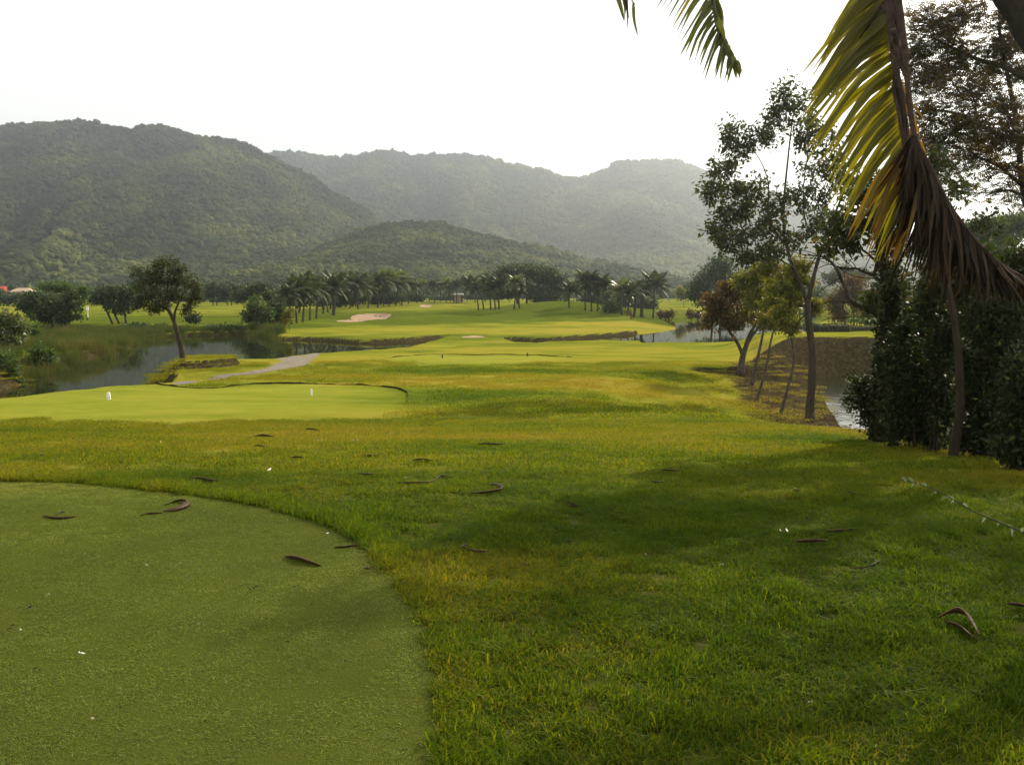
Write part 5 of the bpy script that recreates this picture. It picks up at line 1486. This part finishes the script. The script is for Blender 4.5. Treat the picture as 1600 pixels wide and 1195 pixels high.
scrap(128, 1028, 8, 'white petal near the lower left of the near tee', m_pale, 'white_petal', 'petal', k=2)
scrap(141, 1132, 8, 'faint cream petal at the bottom left of the near tee', m_straw, 'cream_petal', 'petal', k=2)
scrap(34, 990, 5, 'small white petal close to the left edge of the near tee', m_pale, 'white_petal', 'petal', k=2)
scrap(1225, 834, 14, 'curled white strip in the shade at right', m_pale, 'white_strip', 'leaf scrap', k=2)
scrap(1162, 942, 8, 'small orange leaf on the shaded rough', m_orange, 'orange_leaf', 'leaf', k=2)
scrap(1268, 1105, 9, 'pale upright scrap in deep grass at the bottom', m_straw, 'straw_scrap', 'leaf scrap', k=2)
scrap(1075, 1102, 6, 'cream scrap in deep grass left of the pale upright scrap', m_straw, 'straw_scrap', 'leaf scrap', k=2)
scrap(573, 895, 10, 'dark crumpled leaf below the narrow pod on the near tee', m_pod, k=4)
scrap(514, 838, 6, 'white sliver beside the curved edge of the near tee', m_pale, 'white_sliver', 'leaf scrap', k=1)
scrap(1252, 743, 9, 'black crumpled leaf in the shade of the forked tree', m_pod, k=4)
scrap(1262, 814, 8, 'black crumpled leaf above the long reddish pod', m_pod, k=4)
scrap(822, 889, 9, 'dark crumpled leaf in the rough right of the reddish pod', m_pod, k=4)
scrap(890, 850, 9, 'upright dark weed tuft in the rough', m_pod, k=4)
for (u, v, w) in [(66, 714, 6), (184, 706, 6), (172, 740, 5), (113, 688, 4), (350, 710, 4), (635, 690, 5), (545, 722, 4), (50, 955, 9), (16, 987, 8), (60, 1052, 8), (400, 922, 5), (262, 895, 4), (462, 923, 5), (545, 690, 5), (395, 925, 6), (955, 766, 7), (948, 754, 4), (450, 1010, 6), (488, 950, 4), (540, 1040, 4)]:
    scrap(u, v, w, 'tiny dark scrap of leaf dropped on the open turf', m_pod, group='tiny dark leaf scraps on the turf', k=3)
for (u, v, w) in [(250, 694, 8), (503, 690, 9), (265, 668, 6), (556, 691, 6), (522, 762, 5), (634, 750, 6), (671, 765, 5), (684, 766, 5), (912, 776, 5), (1010, 872, 7), (228, 888, 5), (282, 886, 5), (1144, 905, 6), (1128, 887, 6), (940, 770, 5), (1185, 1100, 5), (310, 981, 5), (78, 934, 5)]:
    scrap(u, v, w, 'tiny pale straw fleck lying on the open turf', m_straw, group='tiny pale straw flecks on the turf', k=2)

# stones on the left shore
m_stone = simple_mat('shore_stone', (.30, .27, .22), .8, var=.3, scale=4, bmp=.6)
def stone(u, v, w, Y, label, seed):
    g = footpt(u, v, Y); rng = np.random.default_rng(seed); q = px(Y)
    bm = bmesh.new(); bmesh.ops.create_icosphere(bm, subdivisions=2, radius=1)
    for vv in bm.verts: vv.co = Vector((vv.co.x * w * q * .5, vv.co.y * w * q * .4, vv.co.z * w * q * .28)) * (1 + rng.normal(0, .08))
    me = bpy.data.meshes.new('stone'); bm.to_mesh(me); bm.free()
    o = link('shore_stone', me, m_stone); o.location = g + Vector((0, 0, w * q * .1)); tag(o, label, 'stone', 'stones on the left shore')
stone(52, 606, 14, 33.0, 'pale rounded stone at the water edge on the left shore', 1)
stone(28, 608, 10, 33.0, 'darker stone left of the pale rounded one on the shore', 2)
stone(40, 610, 7, 32.6, 'small stone between the pale and the darker shore stones', 3)

# ------------------------------------------------------------------ litter on the creek slope
rng = np.random.default_rng(99); n = 2600
x = rng.uniform(2, 24, n); y = rng.uniform(13, 47, n)
k = (soil_mask(x, y) > .4) & (poly_sdf(x, y, CREEK) > -.3); x, y = x[k], y[k]; n = len(x)
lt = [turf_patch(350 + j, 60, .30, .02, .05, .022, 1.6) for j in range(3)]
for t_ in lt: t_.materials.append(blade_mat('dry_litter_%d' % len(bpy.data.materials), [(0, (.05, .032, .016)), (.6, (.085, .058, .032)), (1, (.15, .11, .06))], 'tone', .1, spec=0))
scatter('slope_litter', np.stack([x, y, H(x, y)], 1), np.stack([rng.normal(0, .1, n), rng.normal(0, .1, n), rng.uniform(0, 6.28, n)], 1), np.stack([rng.uniform(.8, 1.5, n)] * 3, 1), rng.uniform(0, 1, n), lt, None, 'tone', label='brown leaf litter and dead stalks on the creek slope', cat='litter', kind='stuff')

# ------------------------------------------------------------------ palm overhead: hanging fronds with single leaflets
m_fr_lit = leaf_mat('leaflet_yellow', [(0, (.085, .095, .010)), (.6, (.13, .125, .012)), (1, (.18, .13, .015))], .62, .4, tcol=(1.4, 1.25, .35), spec=.35)
m_fr_green = leaf_mat('leaflet_green', [(0, (.05, .060, .018)), (1, (.09, .10, .02))], .40, .4, tcol=(1.3, 1.25, .4), spec=.3)
m_fr_dry = leaf_mat('leaflet_dry', [(0, (.012, .008, .005)), (.6, (.024, .015, .009)), (1, (.060, .038, .018))], .25, .6, tcol=(1.2, .9, .5), spec=.1)
m_fr_gold = leaf_mat('leaflet_gold', [(0, (.11, .075, .014)), (1, (.17, .115, .02))], .55, .5, tcol=(1.35, 1.0, .35), spec=.2)
m_rachis = simple_mat('frond_stalk', (.10, .085, .05), .6, var=.3, scale=20)
m_fibre = simple_mat('dry_fibre', (.050, .032, .026), .85, var=.4, scale=25, bmp=.8)

YP = 5.4
pbase = footpt(1830, 900, 5.6)
palm_root = empty('overhanging_palm', pbase, 'palm leaning in from the right whose torn yellow and brown fronds hang over the lawn', 'palm tree')
PB = np.array(pbase)
mb = MB()
tp = curve3([tuple(pbase - Vector((0, 0, .3)))] + pp([(1820, 700), (1770, 450), (1705, 230), (1625, 70), (1565, -30), (1490, -130)], 5.5), 36)
mb.tube(tp - PB, .10 * (1 + .05 * np.sin(np.arange(36) * 2.1)) * np.linspace(1.25, .85, 36), 14)
mb.build('trunk', bark_mat('palm_bark_dark', (.012, .008, .008), (.045, .030, .026), 16), palm_root)

N_LEAFLETS = 0
def leaflet(parent, origin, a, c, e, w, mat, rng, seg=6, curl=.15, coll=None):
    """V-folded ribbon from a via c to e (world points)"""
    P = curve3([a, c, e], seg)
    T_ = unit(np.gradient(P, axis=0))
    view = unit(P - np.array([0, 0, EYE]))
    face = unit(np.array([rng.normal(0, .3), -1 + rng.normal(0, .2), rng.normal(0, .3)]))
    side = unit(np.cross(T_, face)); nn = np.cross(side, T_)
    t = np.linspace(0, 1, seg)
    ww = w * .5 * np.clip(1.25 - t, .0, 1) ** .8 * np.clip(.35 + t * 4, 0, 1); ww[-1] = w * .04
    if rng.random() < .3: ww[-2] *= .45
    V = []
    for i in range(seg):
        V += [P[i] - side[i] * ww[i] + nn[i] * ww[i] * .45, P[i], P[i] + side[i] * ww[i] + nn[i] * ww[i] * .45]
    Fc = []
    for i in range(seg - 1):
        b = i * 3
        Fc += [(b, b + 1, b + 4, b + 3), (b + 1, b + 2, b + 5, b + 4)]
    global N_LEAFLETS
    if coll is not None and N_LEAFLETS >= 290:
        coll.add(np.array(V) - origin, Fc); return None
    N_LEAFLETS += 1
    me = bpy.data.meshes.new('leaflet'); me.from_pydata([tuple(v - origin) for v in V], [], Fc); me.update()
    return link('leaflet', me, mat, parent, True)

def frond(path, Y, dys, r0, r1, spec, n, seed, fibre=False, w=.036, fan=0., mat_r=None):
    rng = np.random.default_rng(seed)
    P = curve3(pp(path, Y, dys), 60)
    mb = MB(); mb.tube(P - PB, np.linspace(r0, r1, 60) * (1 + .06 * rng.normal(0, 1, 60)), 8)
    fr = mb.build('frond', mat_r or m_rachis, palm_root); coll = MB()
    L_ = np.linspace(0, 1, 60)
    for k in range(n):
        s = (k + .5) / n
        o = np.array([np.interp(s, L_, P[:, j]) for j in range(3)])
        for side in spec:
            prm = side(s, rng)
            if prm is None: continue
            du, dv, dY, sag, mat, wf = prm     # end of the leaflet in photo pixels from its root, at distance Y
            q = px(Y)
            e = o + np.array([du * q, dY, -dv * q])
            c = (o + e) / 2 + np.array([rng.normal(0, .008), rng.normal(0, .02), sag * np.linalg.norm(e - o)])
            leaflet(fr, PB, o, c, e, w * wf * rng.uniform(.8, 1.2), mat, rng, coll=coll)
    if coll.n: tag(coll.build('leaflets', m_fr_dry, fr), kind='stuff')
    return fr

# main hanging frond: yellow green blade side towards the lower left
def fa_left(s, rng):
    if s > .86: return None
    L_ = np.interp(s, [0, .15, .35, .6, .8, .86], [130, 190, 185, 160, 135, 110]) * rng.uniform(.9, 1.06)
    a = np.interp(s, [0, .3, .6, .86], [radians(128), radians(134), radians(122), radians(104)]) + rng.normal(0, .035)
    mat = m_fr_lit if s < .62 else (m_fr_gold if rng.random() < .7 else m_fr_lit)
    return (cos(a) * L_, sin(a) * L_, rng.normal(0, .07), .10 + rng.normal(0, .02), mat, 1.05)
def fa_right(s, rng):
    if s < .1 or rng.random() < .5: return None
    L_ = np.interp(s, [0, .5, 1], [45, 65, 80]) * rng.uniform(.6, 1.1)
    a = radians(62) + rng.normal(0, .15)
    return (cos(a) * L_, sin(a) * L_, rng.normal(0, .1), .05, m_fr_gold if s < .6 else m_fr_dry, .9)
frond([(1382, -60), (1386, 0), (1394, 60), (1404, 130), (1410, 200), (1424, 258), (1432, 300), (1434, 330)], YP, [.1, .1, .05, 0, 0, 0, 0, 0], .022, .010, [fa_left, fa_right], 96, 1)
# upper narrow leaflets of the same crown, darker and more open
def fu_left(s, rng):
    L_ = np.interp(s, [0, 1], [90, 150]) * rng.uniform(.7, 1.15)
    a = radians(130) + rng.normal(0, .12)
    return (cos(a) * L_, sin(a) * L_, rng.normal(0, .08), .05, m_fr_green if rng.random() < .6 else m_fr_dry, .75)
frond([(1420, -90), (1408, -40), (1398, 10), (1396, 60)], YP + .15, None, .018, .010, [fu_left], 16, 2)
# dried fibre sheath along the stalk
for k in range(14):
    rg = np.random.default_rng(400 + k)
    o_ = rg.uniform(-9, 9); v0 = rg.uniform(-40, 60); v1 = v0 + rg.uniform(90, 210)
    sheath = MB()
    Pp = curve3([tuple(at(np.interp(v, [-60, 0, 60, 130, 200, 300], [1392, 1391, 1400, 1409, 1416, 1428]) + o_ + rg.normal(0, 2.5), v, YP - .05 + rg.normal(0, .03))) for v in np.linspace(v0, v1, 6)], 16)
    sheath.tube(Pp - PB, np.linspace(.017, .006, 16) * (1 + rg.normal(0, .18, 16)), 7); sheath.build('fibre_sheath', m_fibre, palm_root)
# small frond end with rib at the top
def fc_left(s, rng):
    if s > .93: return None
    L_ = np.interp(s, [0, .3, .7, .93], [105, 98, 62, 30]) * rng.uniform(.93, 1.05)
    a = radians(np.interp(s, [0, .5, .93], [128, 118, 96])) + rng.normal(0, .02)
    return (cos(a) * L_, sin(a) * L_, rng.normal(0, .03), .08, m_fr_green if rng.random() < .8 else m_fr_lit, .55)
def fc_right(s, rng):
    L_ = np.interp(s, [0, .6, 1], [60, 46, 22]) * rng.uniform(.9, 1.05)
    a = radians(np.interp(s, [0, 1], [72, 60])) + rng.normal(0, .03)
    return (cos(a) * L_, sin(a) * L_, rng.normal(.05, .03), .06, m_fr_green, .9)
frond([(1090, -90), (1104, -50), (1114, -10), (1119, 25), (1128, 55), (1140, 82), (1150, 100)], 4.6, None, .009, .003, [fc_left, fc_right], 30, 4, w=.034)
def fd(s, rng):
    if rng.random() < .35: return None
    L_ = rng.uniform(35, 62); a = radians(rng.uniform(66, 88))
    return (cos(a) * L_, sin(a) * L_, rng.normal(0, .04), 0, m_fr_green if rng.random() < .5 else m_fr_dry, .8)
frond([(900, -75), (930, -45), (955, -25), (980, -8), (992, 8)], 4.6, None, .008, .003, [fd], 20, 5, w=.03)

# withered frond: leaflets hang straight down from the long drooping stalk
def fb_down(s, rng):
    L_ = np.interp(s, [0, .2, .5, .8, 1], [110, 165, 125, 66, 34]) * rng.uniform(.55, 1.1)
    a = radians(np.interp(s, [0, .5, 1], [97, 100, 66])) + rng.normal(0, .11)
    return (cos(a) * L_, sin(a) * L_, rng.normal(0, .13), rng.normal(0, .05), m_fr_dry if rng.random() < .85 else m_fr_gold, .66)
def fb_down2(s, rng):
    L_ = np.interp(s, [0, .2, .5, .8, 1], [100, 150, 120, 70, 40]) * rng.uniform(.5, 1.0)
    a = radians(np.interp(s, [0, .5, 1], [102, 100, 55])) + rng.normal(0, .13)
    return (cos(a) * L_, sin(a) * L_, rng.normal(.1, .13), rng.normal(0, .06), m_fr_dry, .6)
frond([(1400, -30), (1412, 60), (1420, 150), (1430, 215), (1455, 265), (1482, 318), (1520, 370), (1562, 412), (1625, 446)], YP - .15, None, .020, .008, [lambda s, r: fb_down((s - .35) / .65, r) if s > .35 else None, lambda s, r: fb_down2((s - .35) / .65, r) if s > .35 else None], 290, 3, mat_r=m_fibre)
# ------------------------------------------------------------------ leafy twig reaching in from the right
g = footpt(1720, 1000, 3.1)
tw = empty('leafy_twig', g, 'thin arching twig with small pale leaves reaching in from the right edge', 'twig')
m_tw = simple_mat('twig_bark', (.05, .045, .025), .7)
m_twl = leaf_mat('twig_leaf', [(0, (.10, .14, .07)), (1, (.22, .26, .18))], .3, .35, spec=.5, tcol=(1.1, 1.2, .7))
G_ = np.array(g); mb = MB()
P = curve3([tuple(g)] + pp([(1700, 930), (1660, 875), (1610, 838), (1560, 815), (1520, 798), (1480, 775), (1440, 757), (1405, 748)], 3.1), 50)
mb.tube(P - G_, np.linspace(.006, .0012, 50), 6); mb.build('stem', m_tw, tw)
rg = np.random.default_rng(8)
for k in range(22):
    s = int(rg.integers(14, 49))
    o_ = P[s] + rg.normal(0, .003, 3)
    lit = rg.random() < .55
    a = radians(rg.choice([200, 235, 150, 110, 260]) + rg.normal(0, 12))
    L_ = rg.uniform(.012, .038)
    e = o_ + np.array([cos(a) * L_, rg.normal(0, .015), sin(a) * L_ * .8])
    leaflet(tw, G_, o_, (o_ + e) / 2 + np.array([0, 0, .006]), e, .012, m_twl, rg, 4).name = 'leaf'
